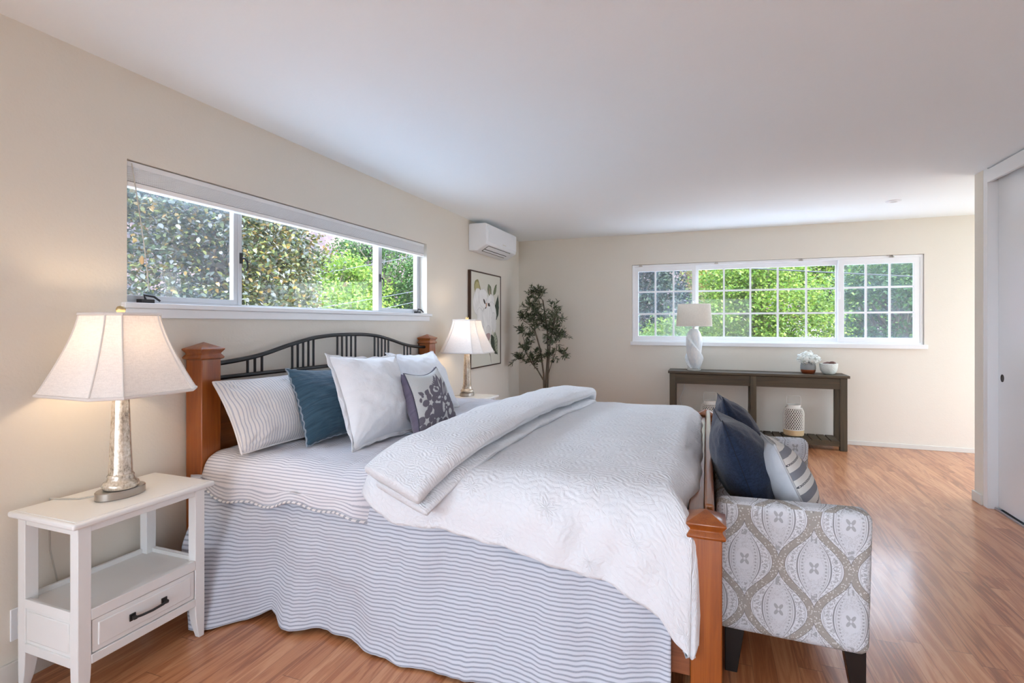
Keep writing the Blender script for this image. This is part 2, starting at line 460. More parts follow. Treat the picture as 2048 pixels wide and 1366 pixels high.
def leafmat(name, cols, tr=.35, rough=.5, dim=.55):
    m = Mat(name, rough=rough, spec=.35); g = m.new('ShaderNodeNewGeometry'); r = N(m.nt, g.outputs['Random Per Island'])
    n = len(cols); c = m.ramp(r, [(i / (n - 1), tuple(q * dim for q in lin(k)[:3]) + (1,)) for i, k in enumerate(cols)]); m.col(c)
    if tr:
        t = m.new('ShaderNodeBsdfTranslucent'); m.L(c, t.inputs[0]); mx = m.new('ShaderNodeMixShader'); mx.inputs[0].default_value = tr
        m.L(m.b.outputs[0], mx.inputs[1]); m.L(t.outputs[0], mx.inputs[2]); m.surf(mx.outputs[0])
    return m
M['petal'] = leafmat('white_silk_petals', [(246, 246, 240), (240, 240, 232)], .35, .8, 1)
M['olive'] = leafmat('olive_leaves', [(52, 62, 44), (80, 92, 64), (112, 120, 94), (70, 82, 58)], .15, dim=1)
M['magnolia'] = leafmat('magnolia_leaves', [(66, 84, 62), (96, 112, 72), (168, 170, 84), (72, 94, 76), (176, 140, 66), (84, 104, 64), (206, 208, 206), (110, 136, 76)], .3, .35, dim=.44)
M['maple'] = leafmat('bright_green_leaves', [(104, 150, 48), (150, 186, 70), (84, 128, 50), (184, 202, 92), (120, 164, 60)], .45)
M['green'] = leafmat('mid_green_leaves', [(74, 116, 56), (104, 146, 70), (60, 96, 56), (136, 170, 90)], .35)
M['darkgreen'] = leafmat('dark_green_leaves', [(40, 62, 46), (60, 84, 58), (88, 110, 76), (48, 70, 56)], .2)
M['autumn'] = leafmat('orange_tinged_leaves', [(196, 150, 80), (214, 178, 110), (160, 170, 80), (206, 140, 88)], .4)
def hillmat():
    m = Mat('dry_hillside', rough=.95, spec=.05); t = m.co(); n = m.noise(t, .35, 5, .65); n2 = m.noise(t, 1.6, 4, .7)
    m.col(m.ramp((n * .6 + n2 * .45), [(.36, lin((40, 48, 40))), (.47, lin((60, 58, 62))), (.56, lin((88, 74, 76))), (.72, lin((118, 100, 90)))])); return m
M['hill'] = hillmat()
def groundmat():
    m = Mat('pale_concrete_ground', rough=.9, spec=.1); n = m.noise(m.co(), .5, 4, .6)
    m.col(m.ramp(n, [(.3, lin((150, 148, 140))), (.7, lin((186, 183, 176)))])); return m
M['ground'] = groundmat()
M['roof'] = Mat('pale_roof_shingles', lin((128, 120, 118)), .85)
M['roof'].bump(M['roof'].noise(M['roof'].co(), 6, 4), .05, .6)
M['bouncewhite'] = Mat('white_bounce_surface', lin((214, 216, 218)), .8)  # for the slabs added below the windows to bounce daylight
M['stucco'] = Mat('pale_stucco', lin((120, 116, 108)), .9)
M['wire'] = Mat('overhead_cable', lin((84, 86, 96)), .5)
M['wiredark'] = Mat('dark_overhead_cable', lin((40, 44, 46)), .6)

def glass(name, haze, hc, gl=.05):
    m = Mat(name); tr = m.new('ShaderNodeBsdfTransparent'); go = m.new('ShaderNodeBsdfGlossy'); go.inputs['Roughness'].default_value = .02
    di = m.new('ShaderNodeBsdfDiffuse'); di.inputs[0].default_value = hc
    lw = m.new('ShaderNodeLayerWeight'); lw.inputs[0].default_value = .25
    f = N(m.nt, lw.outputs['Fresnel']) * .0 + .012
    a = m.new('ShaderNodeMixShader'); m.L(f, a.inputs[0]); m.L(tr.outputs[0], a.inputs[1]); m.L(go.outputs[0], a.inputs[2])
    b = m.new('ShaderNodeMixShader'); n = m.noise(m.co(), 3.0, 3)
    m.L((n * haze + haze * .5).clamp(), b.inputs[0]); m.L(a.outputs[0], b.inputs[1]); m.L(di.outputs[0], b.inputs[2]); m.surf(b.outputs[0]); return m
M['glass'] = glass('window_glass', .015, (.8, .85, .9, 1))
M['screen'] = glass('insect_screen', .16, (.42, .50, .60, 1))

# ------------------------------------------------------------------ room
WX, BY, CZ, RX = -2.385, 6.64, 2.44, 1.885
def wall_hole(name, axis, p, th, a0, a1, z0, z1, h, mat):
    """wall with one rectangular hole; axis 'x' -> plane x=p, runs along y"""
    mb = MB(); P = (lambda a, z, d: (p + d, a, z)) if axis == 'x' else (lambda a, z, d: (a, p + d, z))
    ids = {}
    for d in (0, th):
        ids[d] = ([mb.vert(P(a, z, d)) for a, z in ((a0, z0), (a1, z0), (a1, z1), (a0, z1))],
                  [mb.vert(P(a, z, d)) for a, z in ((h[0], h[2]), (h[1], h[2]), (h[1], h[3]), (h[0], h[3]))])
    for d in (0, th):
        o, i = ids[d]
        for k in range(4): mb.face((o[k], o[(k + 1) % 4], i[(k + 1) % 4], i[k]))
    for r in (0, 1):
        A, B_ = ids[0][r], ids[th][r]
        for k in range(4): mb.face((A[k], A[(k + 1) % 4], B_[(k + 1) % 4], B_[k]))
    return struct(mk(name, mb, mat))
YR = -3.8
struct(mk('floor', bx(WX - .14, 3.7, YR, BY + .14, -.12, 0), M['floor']))
struct(mk('ceiling', bx(WX - .14, 3.7, YR, BY + .14, CZ, CZ + .14), M['ceil']))
H1 = (1.548, 4.163, 1.415, 2.048)
wall_hole('wall_left', 'x', WX, -.14, .3, BY + .14, 0, CZ, H1, M['wall'])
wall_hole('wall_left_rear', 'x', WX, -.14, YR, .3, 0, CZ, (-3.2, -.1, .75, 2.12), M['wall'])  # unseen opening added to light the closet side and floor
H2 = (-.875, 2.146, 1.103, 2.062)
wall_hole('wall_back', 'y', BY, .14, WX, 3.7, 0, CZ, H2, M['wall'])
wall_hole('wall_right', 'x', 3.56, .14, 4.87, BY, 0, CZ, (5.0, 6.5, .02, 2.3), M['wall'])  # unseen alcove opening added to brighten the back of the room
wall_hole('wall_rear', 'y', YR, -.14, WX, 2.55, 0, CZ, (-1.3, 1.3, .02, 2.1), M['wall'])  # unseen doorway added, sized for the daylight it lets in
struct(mk('wall_closet', MB().box(RX, 3.56, 4.745, 4.87, 0, CZ), M['wall']))
struct(mk('wall_closet_inner', bx(2.55, 2.65, YR, 4.745, 0, CZ), M['wall']))
struct(mk('baseboard_left', bx(WX, WX + .014, YR, BY, 0, .085), M['base'], bevel=.003))
struct(mk('baseboard_back', bx(WX + .014, 3.56, BY - .014, BY, 0, .048), M['base'], bevel=.003))
b_ = MB(); b_.box(RX - .014, RX, 4.745, 4.884, 0, .075)
struct(mk('baseboard_closet', b_, M['base'], bevel=.004))
# closet: jamb, header, sliding doors, track
struct(mk('trim_1', MB().box(RX + .002, 2.05, 4.685, 4.745, 0, CZ), M['trim']))
struct(mk('trim_2', bx(RX - .002, RX + .022, YR, 4.683, 2.335, CZ - .012), M['trim'], bevel=.002))
struct(mk('trim_3', bx(RX + .022, 2.05, YR, 4.683, 2.40, CZ), M['trim']))
tr_ = MB().box(1.925, 2.045, YR, 4.68, .0005, .004)
tr_.box(1.925, 1.931, YR, 4.68, .004, .014); tr_.box(1.985, 1.990, YR, 4.68, .004, .016); tr_.box(2.039, 2.045, YR, 4.68, .004, .014)
struct(mk('trim_4', tr_, M['track']))
def closet_door(n, x0, y0, y1):
    d = bpy.data.objects.new('door_%d' % n, None); C.objects.link(d); d.location = (x0, y0, 0); struct(d)
    mk('door_panel', bx(x0, x0 + .034, y0, y1, .018, 2.395), M['door'], d, bevel=.002)
    if n == 1:
        mb = MB(); c = (x0 - .001, y1 - .055, .94)
        ring = lambda r, dx: [(c[0] + dx, c[1] + r * cos(2 * pi * k / 24) * .82, c[2] + r * 1.12 * sin(2 * pi * k / 24)) for k in range(24)]
        mb.loft([ring(.024, .0012), ring(.0245, -.002), ring(.021, -.0022), ring(.019, .0004)], True)
        mk('finger_pull', mb, M['darkplastic'], d, smooth=True)
closet_door(1, 1.948, 3.05, 4.683); closet_door(2, 2.0, 1.45, 3.15); closet_door(3, 1.948, -.25, 1.5)

# window 1 (left wall): metal frame with two casements and a fixed centre light
def window_root(n, loc):
    o = bpy.data.objects.new('window_%d' % n, None); C.objects.link(o); o.location = loc; return struct(o)
w1 = window_root(1, (WX - .085, 2.85, 1.7))
def rect_ring(mb, P, a0, a1, z0, z1, wl, wr, wb, wt, d0, d1):
    o = [(a0, z0), (a1, z0), (a1, z1), (a0, z1)]; i = [(a0 + wl, z0 + wb), (a1 - wr, z0 + wb), (a1 - wr, z1 - wt), (a0 + wl, z1 - wt)]
    id_ = [[mb.vert(P(a, z, d)) for a, z in q] for d in (d0, d1) for q in (o, i)]
    for k in range(4):
        j = (k + 1) % 4
        mb.face((id_[0][k], id_[0][j], id_[1][j], id_[1][k])); mb.face((id_[2][k], id_[2][j], id_[3][j], id_[3][k]))
        mb.face((id_[0][k], id_[0][j], id_[2][j], id_[2][k])); mb.face((id_[1][k], id_[1][j], id_[3][j], id_[3][k]))
PX = lambda a, z, d: (WX + d, a, z)
mb = MB(); rect_ring(mb, PX, H1[0], H1[1], H1[2], H1[3], .02, .02, .014, .02, -.13, -.07)
mk('window_frame', mb, M['alu'], w1, bevel=.002)
for y0, y1 in ((2.188, 2.212), (3.512, 3.545)):
    mk('mullion', bx(WX - .12, WX - .066, y0, y1, H1[2] + .012, H1[3] - .018), M['alu'], w1, bevel=.003)
for y0, y1, side in ((H1[0] + .018, 2.192, 0), (3.541, H1[1] - .018, 1)):
    mb = MB(); rect_ring(mb, PX, y0, y1, H1[2] + .013, H1[3] - .018, .03, .03, .026, .026, -.105, -.072)
    sa = mk('sash', mb, M['alu'], w1, bevel=.003)
    mk('pane', bx(WX - .092, WX - .088, y0 + .028, y1 - .028, H1[2] + .037, H1[3] - .042), M['screen'] if side == 0 else M['glass'], sa)
    yl = 2.203 if side == 0 else 3.53
    mb = MB(); mb.box(WX - .068, WX - .058, yl - .008, yl + .008, 1.66, 1.72)
    mb.tube([(WX - .058, yl, 1.69), (WX - .05, yl + .012, 1.69), (WX - .046, yl + .026, 1.675), (WX - .046, yl + .03, 1.645), (WX - .05, yl + .022, 1.62)], [.006, .006, .0055, .0055, .004], 6)
    mk('latch', mb, M['darkplastic'], w1, smooth=True)
    yc = 1.665 if side == 0 else 4.09
    mb = MB(); mb.box(WX - .07, WX - .035, yc - .03, yc + .03, H1[2] + .002, H1[2] + .02)
    mb.tube([(WX - .05, yc, 1.43), (WX - .035, yc - .02, 1.455), (WX - .025, yc + .02, 1.448), (WX - .02, yc + .045, 1.428)], [.006, .007, .006, .005], 8)
    mk('crank_handle', mb, M['darkplastic'], w1, smooth=True)
mk('pane', bx(WX - .096, WX - .092, 2.21, 3.514, H1[2] + .012, H1[3] - .018), M['glass'], w1)
mk('window_sill', bx(WX - .07, WX + .026, H1[0] - .024, H1[1] + .06, H1[2] - .024, H1[2] + .001), M['trim'], w1, bevel=.004)
mk('apron', bx(WX, WX + .014, H1[0] - .012, H1[1] + .03, H1[2] - .068, H1[2] - .024), M['trim'], w1, bevel=.003)

# blind gathered at the top of window 1
bl = thing('window_blind', 'grey slatted blind pulled up to the top of the left window', 'blind', (WX - .03, 2.85, 2.0))
mk('headrail', bx(WX - .055, WX - .010, H1[0] + .006, H1[1] - .03, 2.018, 2.044), M['blind'], bl, bevel=.003)
mb = MB(); n_ = 14
prof = []
for k in range(n_):
    z = 2.018 - k * .0046; prof += [(-.012, z), (-.0095, z - .0023)]
pts = [(x, z) for x, z in prof] + [(-.053, prof[-1][1]), (-.053, 2.018)]
rings = [[(WX + x, y, z) for x, z in pts] for y in (H1[0] + .008, H1[1] - .032)]
mb.loft(rings); mk('slat_stack', mb, M['blind'], bl)
mk('bottom_rail', bx(WX - .056, WX - .008, H1[0] + .007, H1[1] - .031, 1.932, 1.954), M['blindrail'], bl, bevel=.004)
mb = MB(); mb.tube([(WX - .006, 1.572, 2.035), (WX - .004, 1.60, 1.85), (WX - .003, 1.628, 1.65), (WX - .004, 1.648, 1.47)], .0022, 6)
mk('pull_cord', mb, M['cord'], bl, smooth=True)
mb = MB(); mb.lathe([(.002, .03), (.008, .02), (.009, 0), (.004, -.01)], (WX - .003, 1.615, 1.60), 10); mk('cord_tassel', mb, M['bamboo'], bl, smooth=True)

# window 2 (back wall): white vinyl slider, grilles in every light
w2 = window_root(2, (.64, BY + .05, 1.6))
PY = lambda a, z, d: (a, BY + d, z)
mb = MB(); rect_ring(mb, PY, H2[0] + .002, H2[1] - .002, H2[2], H2[3] - .002, .03, .03, .02, .03, .015, .13)
mk('window_frame', mb, M['vinyl'], w2, bevel=.004)
def sash2(a0, a1, z0, z1, wl, wr, wb, wt, d0, d1, cols, xs, zs, mat, nm):
    mb = MB(); rect_ring(mb, PY, a0, a1, z0, z1, wl, wr, wb, wt, d0, d1)
    s = mk(nm, mb, M['vinyl'], w2, bevel=.004)
    dm = (d0 + d1) / 2
    g0, g1, h0, h1 = a0 + wl, a1 - wr, z0 + wb, z1 - wt
    mk('pane', bx(g0 - .004, g1 + .004, BY + dm + .006, BY + dm + .010, h0 - .004, h1 + .004), mat, s)
    mb = MB()
    for x in xs: mb.box(x - .010, x + .010, BY + dm - .010, BY + dm + .004, h0, h1)
    for z in zs:
        e = [g0] + [v for x in xs for v in (x - .010, x + .010)] + [g1]
        for p, q in zip(e[::2], e[1::2]): mb.box(p, q, BY + dm - .010, BY + dm + .004, z - .010, z + .010)
    mk('grille', mb, M['vinyl'], s)
zz = (1.447, 1.722)
sash2(-.848, -.118, 1.122, 2.034, .049, .045, .052, .06, .02, .055, 3, (-.593, -.378), zz, M['screen'], 'sash')
sash2(-.134, 1.388, 1.120, 2.034, .044, .038, .050, .055, .06, .095, 5, (.196, .484, .773, 1.063), zz, M['glass'], 'sash')
sash2(1.366, 2.116, 1.122, 2.034, .058, .056, .052, .06, .02, .055, 3, (1.63, 1.848), zz, M['screen'], 'sash')
mk('sash_lock', bx(1.372, 1.384, BY + .006, BY + .022, 1.60, 1.68), M['vinyl'], w2, bevel=.003)
mk('window_sill', bx(H2[0] - .016, H2[1] + .025, BY - .03, BY + .03, H2[2] - .045, H2[2] + .001), M['trim'], w2, bevel=.004)
for x in (-.77, .11, 1.0, 1.86):
    mb = MB(); mb.box(x - .022, x + .022, BY + .006, BY + .016, 2.038, 2.048); mb.box(x - .012, x - .004, BY - .002, BY + .012, 2.036, 2.058); mb.box(x + .004, x + .012, BY - .002, BY + .012, 2.036, 2.058)
    mk('blind_bracket', mb, M['chrome'], w2)

# ceiling light and outlets
dl = thing('ceiling_light', 'round white recessed light in the ceiling near the back window', 'light', (1.592, 5.64, CZ))
mb = MB(); mb.lathe([(.030, -.003), (.034, -.010), (.056, -.007), (.062, -.0005), (.058, 0)], (1.592, 5.64, CZ), 32, caps=False); mk('trim_ring', mb, M['white'], dl, smooth=True)
mb = MB(); mb.lathe([(.0005, -.004), (.031, -.004), (.031, -.001)], (1.592, 5.64, CZ), 24); mk('lens', mb, M['door'], dl, smooth=True)
def outlet(loc, ax, label):
    t = thing('wall_outlet', label, 'outlet', loc); x, y, z = loc; mb = MB()
    if ax == 'x':
        mk('cover_plate', bx(x, x + .006, y - .035, y + .035, z - .058, z + .058), M['white'], t, bevel=.002)
        for dz in (-.025, .025): mk('socket', bx(x + .004, x + .008, y - .015, y + .015, z + dz - .015, z + dz + .015), M['base'], t, bevel=.003)
    else:
        mk('cover_plate', bx(x - .035, x + .035, y - .006, y, z - .058, z + .058), M['white'], t, bevel=.002)
        for dz in (-.025, .025): mk('socket', bx(x - .015, x + .015, y - .008, y - .004, z + dz - .015, z + dz + .015), M['base'], t, bevel=.003)
    return t
outlet((WX, 1.172, .217), 'x', 'white wall outlet low beside the near white nightstand')
outlet((-.25, BY, .238), 'y', 'white wall outlet under the dark console table')

# ------------------------------------------------------------------ heat pump, picture
ac = thing('wall_air_conditioner', 'white split air conditioner high on the left wall by the corner', 'air conditioner', (WX, 5.5, 2.25))
y0, y1 = 5.05, 5.955
sec = [(0, 2.108), (.10, 2.104), (.175, 2.150), (.208, 2.168), (.213, 2.20), (.210, 2.385), (.198, 2.396), (0, 2.396)]
mb = MB(); mb.loft([[(WX + x, y, z) for x, z in sec] for y in (y0, y1)])
mk('body', mb, M['white'], ac, bevel=.012, seg=3)
sec = [(.209, 2.196), (.216, 2.198), (.217, 2.38), (.209, 2.384)]
mb = MB(); mb.loft([[(WX + x, y, z) for x, z in sec] for y in (y0 + .03, y1 - .004)]); mk('front_panel', mb, M['white'], ac, bevel=.003)
def slab(xa, za, xb, zb, ya, yb, t):
    d = Vector((xb - xa, 0, zb - za)).normalized(); n = Vector((d.z, 0, -d.x)) * t
    mb = MB(); mb.loft([[(WX + xa, y, za), (WX + xb, y, zb), (WX + xb + n.x, y, zb + n.z), (WX + xa + n.x, y, za + n.z)] for y in (ya, yb)]); return mb
mk('air_outlet', slab(.112, 2.111, .196, 2.163, y0 + .09, y1 - .16, .0015), M['darkplastic'], ac)
mk('louver', slab(.150, 2.134, .190, 2.159, y0 + .10, y1 - .17, .006), M['white'], ac, bevel=.002)
mk('louver', slab(.120, 2.116, .140, 2.128, y0 + .10, y1 - .17, .006), M['white'], ac, bevel=.002)
mk('badge', bx(WX + .2165, WX + .2185, 5.50, 5.60, 2.215, 2.224), M['base'], ac)

pic = thing('framed_picture', 'tall framed white magnolia print on the left wall behind the lamp', 'picture', (WX, 5.465, 1.37))
y0, y1, z0, z1 = 5.03, 5.90, .838, 1.903
mb = MB(); rect_ring(mb, PX, y0, y1, z0, z1, .014, .014, .014, .014, .002, .036); mk('picture_frame', mb, M['frame'], pic, bevel=.0015)
def in_ell(u, v, cx, cy, rx, ry, an):
    a = radians(an); dx, dy = u - cx, v - cy; x = dx * cos(a) + dy * sin(a); y = -dx * sin(a) + dy * cos(a)
    return (x / rx) ** 2 + (y / ry) ** 2
def leafshape(u, v, x0, y0, x1, y1, w):
    dx, dy = x1 - x0, y1 - y0; L = hypot(dx, dy); t = ((u - x0) * dx + (v - y0) * dy) / (L * L)
    if t < 0 or t > 1: return 9, t
    s = abs((u - x0) * dy - (v - y0) * dx) / L; return s / (w * (sin(pi * t ** .8) + .02)), t
def magnolia(u, v):
    q0 = Vector((u * 7, v * 7, 5)); u = u + .022 * noise.noise(q0) + .010 * noise.noise(q0 * 3); v = v + .022 * noise.noise(q0 + Vector((9, 3, 0))) + .010 * noise.noise(q0 * 3 + Vector((4, 4, 4)))
    bg = (212, 210, 196) if True else None
    c = [bg[k] + (1 - v / 1.22) * -6 for k in range(3)]
    n = noise.noise(Vector((u * 9, v * 9, 2)))
    def put(col, k=1.0):
        for i in range(3): c[i] = c[i] * (1 - k) + col[i] * k
    # stem
    for (a, b, w) in (((.52, .34), (.70, .0), .006), ((.55, .42), (.50, .30), .012), ((.62, .44), (.52, .30), .012)):
        q, t = leafshape(u, v, a[0], a[1], b[0], b[1], w)
        if q < 1: put((150, 96, 92) if w > .01 else (86, 78, 70))
    for (x0, y0_, x1, y1_, w, col, vein) in (
            (.66, .40, .90, .11, .075, (62, 70, 58), 0), (.78, .47, .90, .12, .06, (150, 156, 136), 1),
            (.80, .58, .94, .98, .075, (60, 70, 58), 0), (.30, .76, .22, .56, .055, (82, 92, 76), 0), (.36, .62, .44, .33, .09, (92, 102, 88), 0), (.45, .62, .50, .36, .05, (52, 58, 50), 0),
            (.56, 1.10, .66, .90, .06, (120, 128, 100), 0), (.74, .95, .87, 1.12, .04, (112, 122, 92), 0), (.62, .90, .60, 1.06, .02, (170, 150, 130), 0)):
        q, t = leafshape(u, v, x0, y0_, x1, y1_, w)
        if q < 1:
            k = 1 - .25 * (q > .82); put(tuple(col[i] * (k + n * .12) for i in range(3)))
            if q < .07: put(tuple(x * 1.35 for x in col), .6)
            if vein and abs(((t * 9) % 1) - .5) < .08: put((84, 92, 76), .7)
    q = in_ell(u, v, .20, 1.03, .10, .09, 0)
    if q < 1: put((176, 168, 122) if q < .5 else (140, 136, 92))
    q, t = leafshape(u, v, .28, 1.02, .42, .86, .025)
    if q < 1: put((96, 84, 62))
    for (cx, cy_, rx, ry, an, sh) in (
            (.24, .83, .17, .19, 20, 0), (.40, .90, .16, .12, -20, 4), (.62, .82, .17, .13, 35, 2), (.30, .63, .12, .15, 10, -3), (.72, .72, .16, .11, -50, -2),
            (.55, .60, .17, .25, 5, 3), (.76, .58, .09, .14, 15, -6), (.56, .44, .08, .10, 0, -8)):
        q = in_ell(u, v, cx, cy_, rx, ry, an)
        if q < 1:
            base = (226 + sh, 225 + sh, 220 + sh)
            k = 1.0 if q < .9 else .88
            st = .014 * sin(atan2(v - cy_ + ry, u - cx) * 26)
            put(tuple(x * (k + st + n * .04) for x in base))
    for (x0, y0_, x1, y1_, w) in ((.40, .88, .47, .83, .02), (.55, .83, .64, .79, .025), (.44, .78, .52, .80, .015)):
        q, t = leafshape(u, v, x0, y0_, x1, y1_, w)
        if q < 1: put((64, 58, 50))
    q = in_ell(u, v, .50, .82, .022, .035, 0)
    if q < 1: put((190, 150, 126))
    q = in_ell(u, v, .55, .38, .09, .055, 0)
    if q < 1: put((150, 112, 110), .65)
    return lin(tuple(min(255, max(0, x)) for x in c))
def paint_grid(mb_fn, nu, nv, colfn, name, mat, parent, asp):
    mb = MB(); mb.grid(mb_fn, nu, nv); o = mk(name, mb, mat, parent)
    a = o.data.color_attributes.new('print', 'FLOAT_COLOR', 'POINT'); buf = []
    for j in range(nv + 1):
        for i in range(nu + 1): buf += list(colfn(i / nu, j / nv * asp))
    a.data.foreach_set('color', buf); return o
paint_grid(lambda u, v: (WX + .030, y0 + .012 + u * (y1 - y0 - .024), z0 + .012 + v * (z1 - z0 - .024)), 190, 235, magnolia, 'canvas', M['canvas'], pic, 1.224)

# ------------------------------------------------------------------ olive tree in a basket
bk = thing('wicker_basket', 'round brown wicker basket holding the olive tree in the corner', 'basket', (-1.885, 6.25, 0))
mb = MB(); c0 = (-1.885, 6.25, 0)
prof = [(.150, 0), (.165, .02), (.185, .15), (.197, .30), (.200, .372), (.206, .380), (.206, .395), (.198, .402), (.188, .396), (.184, .37), (.172, .30)]
mb.lathe(prof, c0, 40); mk('basket_body', mb, M['wicker'], bk, smooth=True)
for a in (-1.25, 1.75):
    p = [(c0[0] + .196 * cos(a + k * .36) , c0[1] + .196 * sin(a + k * .36), .385 + .075 * sqrt(max(0, 1 - k * k))) for k in [x / 6 for x in range(-6, 7)]]
    mb = MB(); mb.tube(p, .016, 8); mk('handle', mb, M['wicker'], bk, smooth=True)
ot = thing('olive_tree', 'potted olive tree with grey green leaves in the corner', 'tree', (-1.885, 6.25, .30))
random.seed(11)
def jit(a): return random.uniform(-a, a)
mb = MB(); tw = MB()
mb.lathe([(.0005, .36), (.10, .362), (.175, .352), (.172, .30), (.05, .30)], c0, 24); mk('soil', mb, M['soil'], ot, smooth=True)
mb = MB(); twigs = []
stems = [[(-1.885, 6.25, .32), (-1.88, 6.25, .62), (-1.86, 6.26, .95), (-1.87, 6.27, 1.25), (-1.93, 6.27, 1.62)],
         [(-1.90, 6.24, .32), (-1.91, 6.24, .7), (-1.95, 6.23, 1.0), (-2.02, 6.24, 1.22), (-2.06, 6.25, 1.42)],
         [(-1.87, 6.26, .34), (-1.85, 6.25, .8), (-1.82, 6.22, 1.1), (-1.76, 6.20, 1.36), (-1.72, 6.2, 1.5)],
         [(-1.90, 6.24, .60), (-1.98, 6.22, .74), (-2.06, 6.20, .84), (-2.14, 6.2, .98)],
         [(-1.86, 6.25, .66), (-1.80, 6.24, .86), (-1.74, 6.23, 1.0)]]
for s_, r_ in zip(stems, (.017, .014, .013, .010, .006)): mb.tube(s_, [r_ * (1 - .5 * i / (len(s_) - 1)) for i in range(len(s_))], 8)
heads = [(-2.03, 6.25, 1.70, .11), (-1.95, 6.25, 1.64, .15), (-2.08, 6.25, 1.52, .15), (-1.98, 6.2, 1.45, .17), (-2.17, 6.22, 1.36, .14), (-2.06, 6.2, 1.30, .18), (-1.93, 6.2, 1.33, .15),
         (-1.79, 6.2, 1.50, .14), (-1.71, 6.2, 1.38, .12), (-1.74, 6.2, 1.24, .15), (-1.84, 6.2, 1.22, .14), (-2.18, 6.2, 1.20, .12), (-2.12, 6.17, .98, .12), (-2.24, 6.17, .88, .09), (-2.05, 6.17, .84, .12),
         (-2.14, 6.2, 1.06, .08), (-1.74, 6.2, 1.08, .12), (-1.66, 6.2, .95, .09), (-1.78, 6.2, .93, .11), (-1.70, 6.2, 1.16, .12), (-2.0, 6.2, .93, .1)]
lf = MB(); ol = MB()
def leaf(mb, p, d, up, L, w):
    d = d.normalized(); sd = d.cross(up); sd = sd.normalized() if sd.length > .01 else Vector((1, 0, 0)); nn = sd.cross(d)
    q = [p, p + d * L * .28 + sd * w * .9 + nn * w * .25, p + d * L * .66 + sd * w * .85 + nn * w * .2, p + d * L - nn * L * .08, p + d * L * .66 - sd * w * .85 + nn * w * .2, p + d * L * .28 - sd * w * .9 + nn * w * .25]
    mb.face([mb.vert(x) for x in q])
allp = [Vector(p) for s_ in stems for p in s_[2:]]
for hx, hy, hz, hr in heads:
    c = Vector((hx, hy, hz)); near = min(allp, key=lambda p: (p - c).length + (0 if p.z < c.z else .3))
    mb.tube([near, (near + c) / 2 + Vector((jit(.02), jit(.02), .02)), c], [.005, .004, .003], 5)
    for k in range(int(hr * 64)):
        d = Vector((jit(1), jit(.8), jit(.9) + .35)).normalized(); L = hr * random.uniform(.7, 1.25)
        p0 = c + d * hr * .08; p1 = c + d * L + Vector((0, 0, -.02 * random.random()))
        tw.tube([p0, (p0 + p1) / 2 + Vector((jit(.01), jit(.01), .008)), p1], [.0022, .0018, .001], 4)
        for q in range(15):
            t = .15 + .85 * q / 14; p = p0.lerp(p1, t)
            ld = (d * .7 + Vector((jit(1), jit(1), jit(.8) + .1))).normalized()
            p.x = max(p.x, WX + .03); leaf(lf, p, ld, Vector((jit(1), jit(1), 1)), random.uniform(.045, .075), random.uniform(.0055, .008))
        if random.random() < .35: ol.sphere(p1 + Vector((jit(.02), jit(.02), -.02)), .0085, 6, 4, sz=1.3)
for v in lf.v: pass
mk('trunk', mb, M['bark'], ot, smooth=True); mk('twigs', tw, M['bark'], ot)['kind'] = 'stuff'
mk('foliage', lf, M['olive'], ot)['kind'] = 'stuff'; mk('olives', ol, M['legblack'], ot, smooth=True)['kind'] = 'stuff'

# ------------------------------------------------------------------ nightstands
ns = thing('nightstand', 'white nightstand nearest the camera, with a lower drawer and black handle', 'nightstand', (-2.165, 1.38, 0), 'white nightstands either side of the bed')
TX0, TX1, TY0, TY1 = -2.35, -1.978, 1.112, 1.648
LX = ((-2.338, -2.296), (-2.042, -2.0)); LY = ((1.138, 1.180), (1.572, 1.615))
mb = bx(TX0, TX1, TY0, TY1, .626, .648); mk('tabletop', mb, M['night'], ns, bevel=.008, seg=3)
mk('top_inlay', bx(TX0 + .016, TX1 - .016, TY0 + .016, TY1 - .016, .6475, .650), M['night'], ns, bevel=.0015)
for xi, (x0, x1) in enumerate(LX):
    for yi, (y0, y1) in enumerate(LY):
        cx, cy_ = (x0 + x1) / 2, (y0 + y1) / 2; mb = MB(); rings = []
        for z, k in ((0, .56), (.02, .66), (.055, .84), (.10, .96), (.14, 1), (.626, 1)):
            h = .021; ox = (1 - k) * h * (1 if xi else -1); oy = (1 - k) * h * (1 if yi else -1)
            rings.append([(cx + ox * .9 + sx * h * k, cy_ + oy * .9 + sy * h * k, z) for sx, sy in ((-1, -1), (1, -1), (1, 1), (-1, 1))])
        mb.loft(rings); mk('leg', mb, M['night'], ns, bevel=.002)
XB, XF = LX[0][0], LX[1][1]; YA, YB = LY[0][0], LY[1][1]
mk('apron', bx(XF - .018, XF - .004, LY[0][1], LY[1][0], .600, .626), M['night'], ns, bevel=.001)
for y in (YA + .004, YB - .018): mk('apron', bx(LX[0][1], LX[1][0], y, y + .014, .596, .626), M['night'], ns, bevel=.001)
mk('shelf', bx(XB + .004, XF - .006, YA + .006, YB - .006, .298, .314), M['night'], ns)
mk('front_rail', bx(XF - .022, XF + .001, LY[0][1], LY[1][0], .292, .330), M['night'], ns, bevel=.002)
mk('back_rail', bx(XB + .002, XB + .016, LY[0][1], LY[1][0], .16, .332), M['night'], ns, bevel=.002)
mk('lower_rail', bx(XF - .020, XF + .001, LY[0][1], LY[1][0], .140, .172), M['night'], ns, bevel=.002)
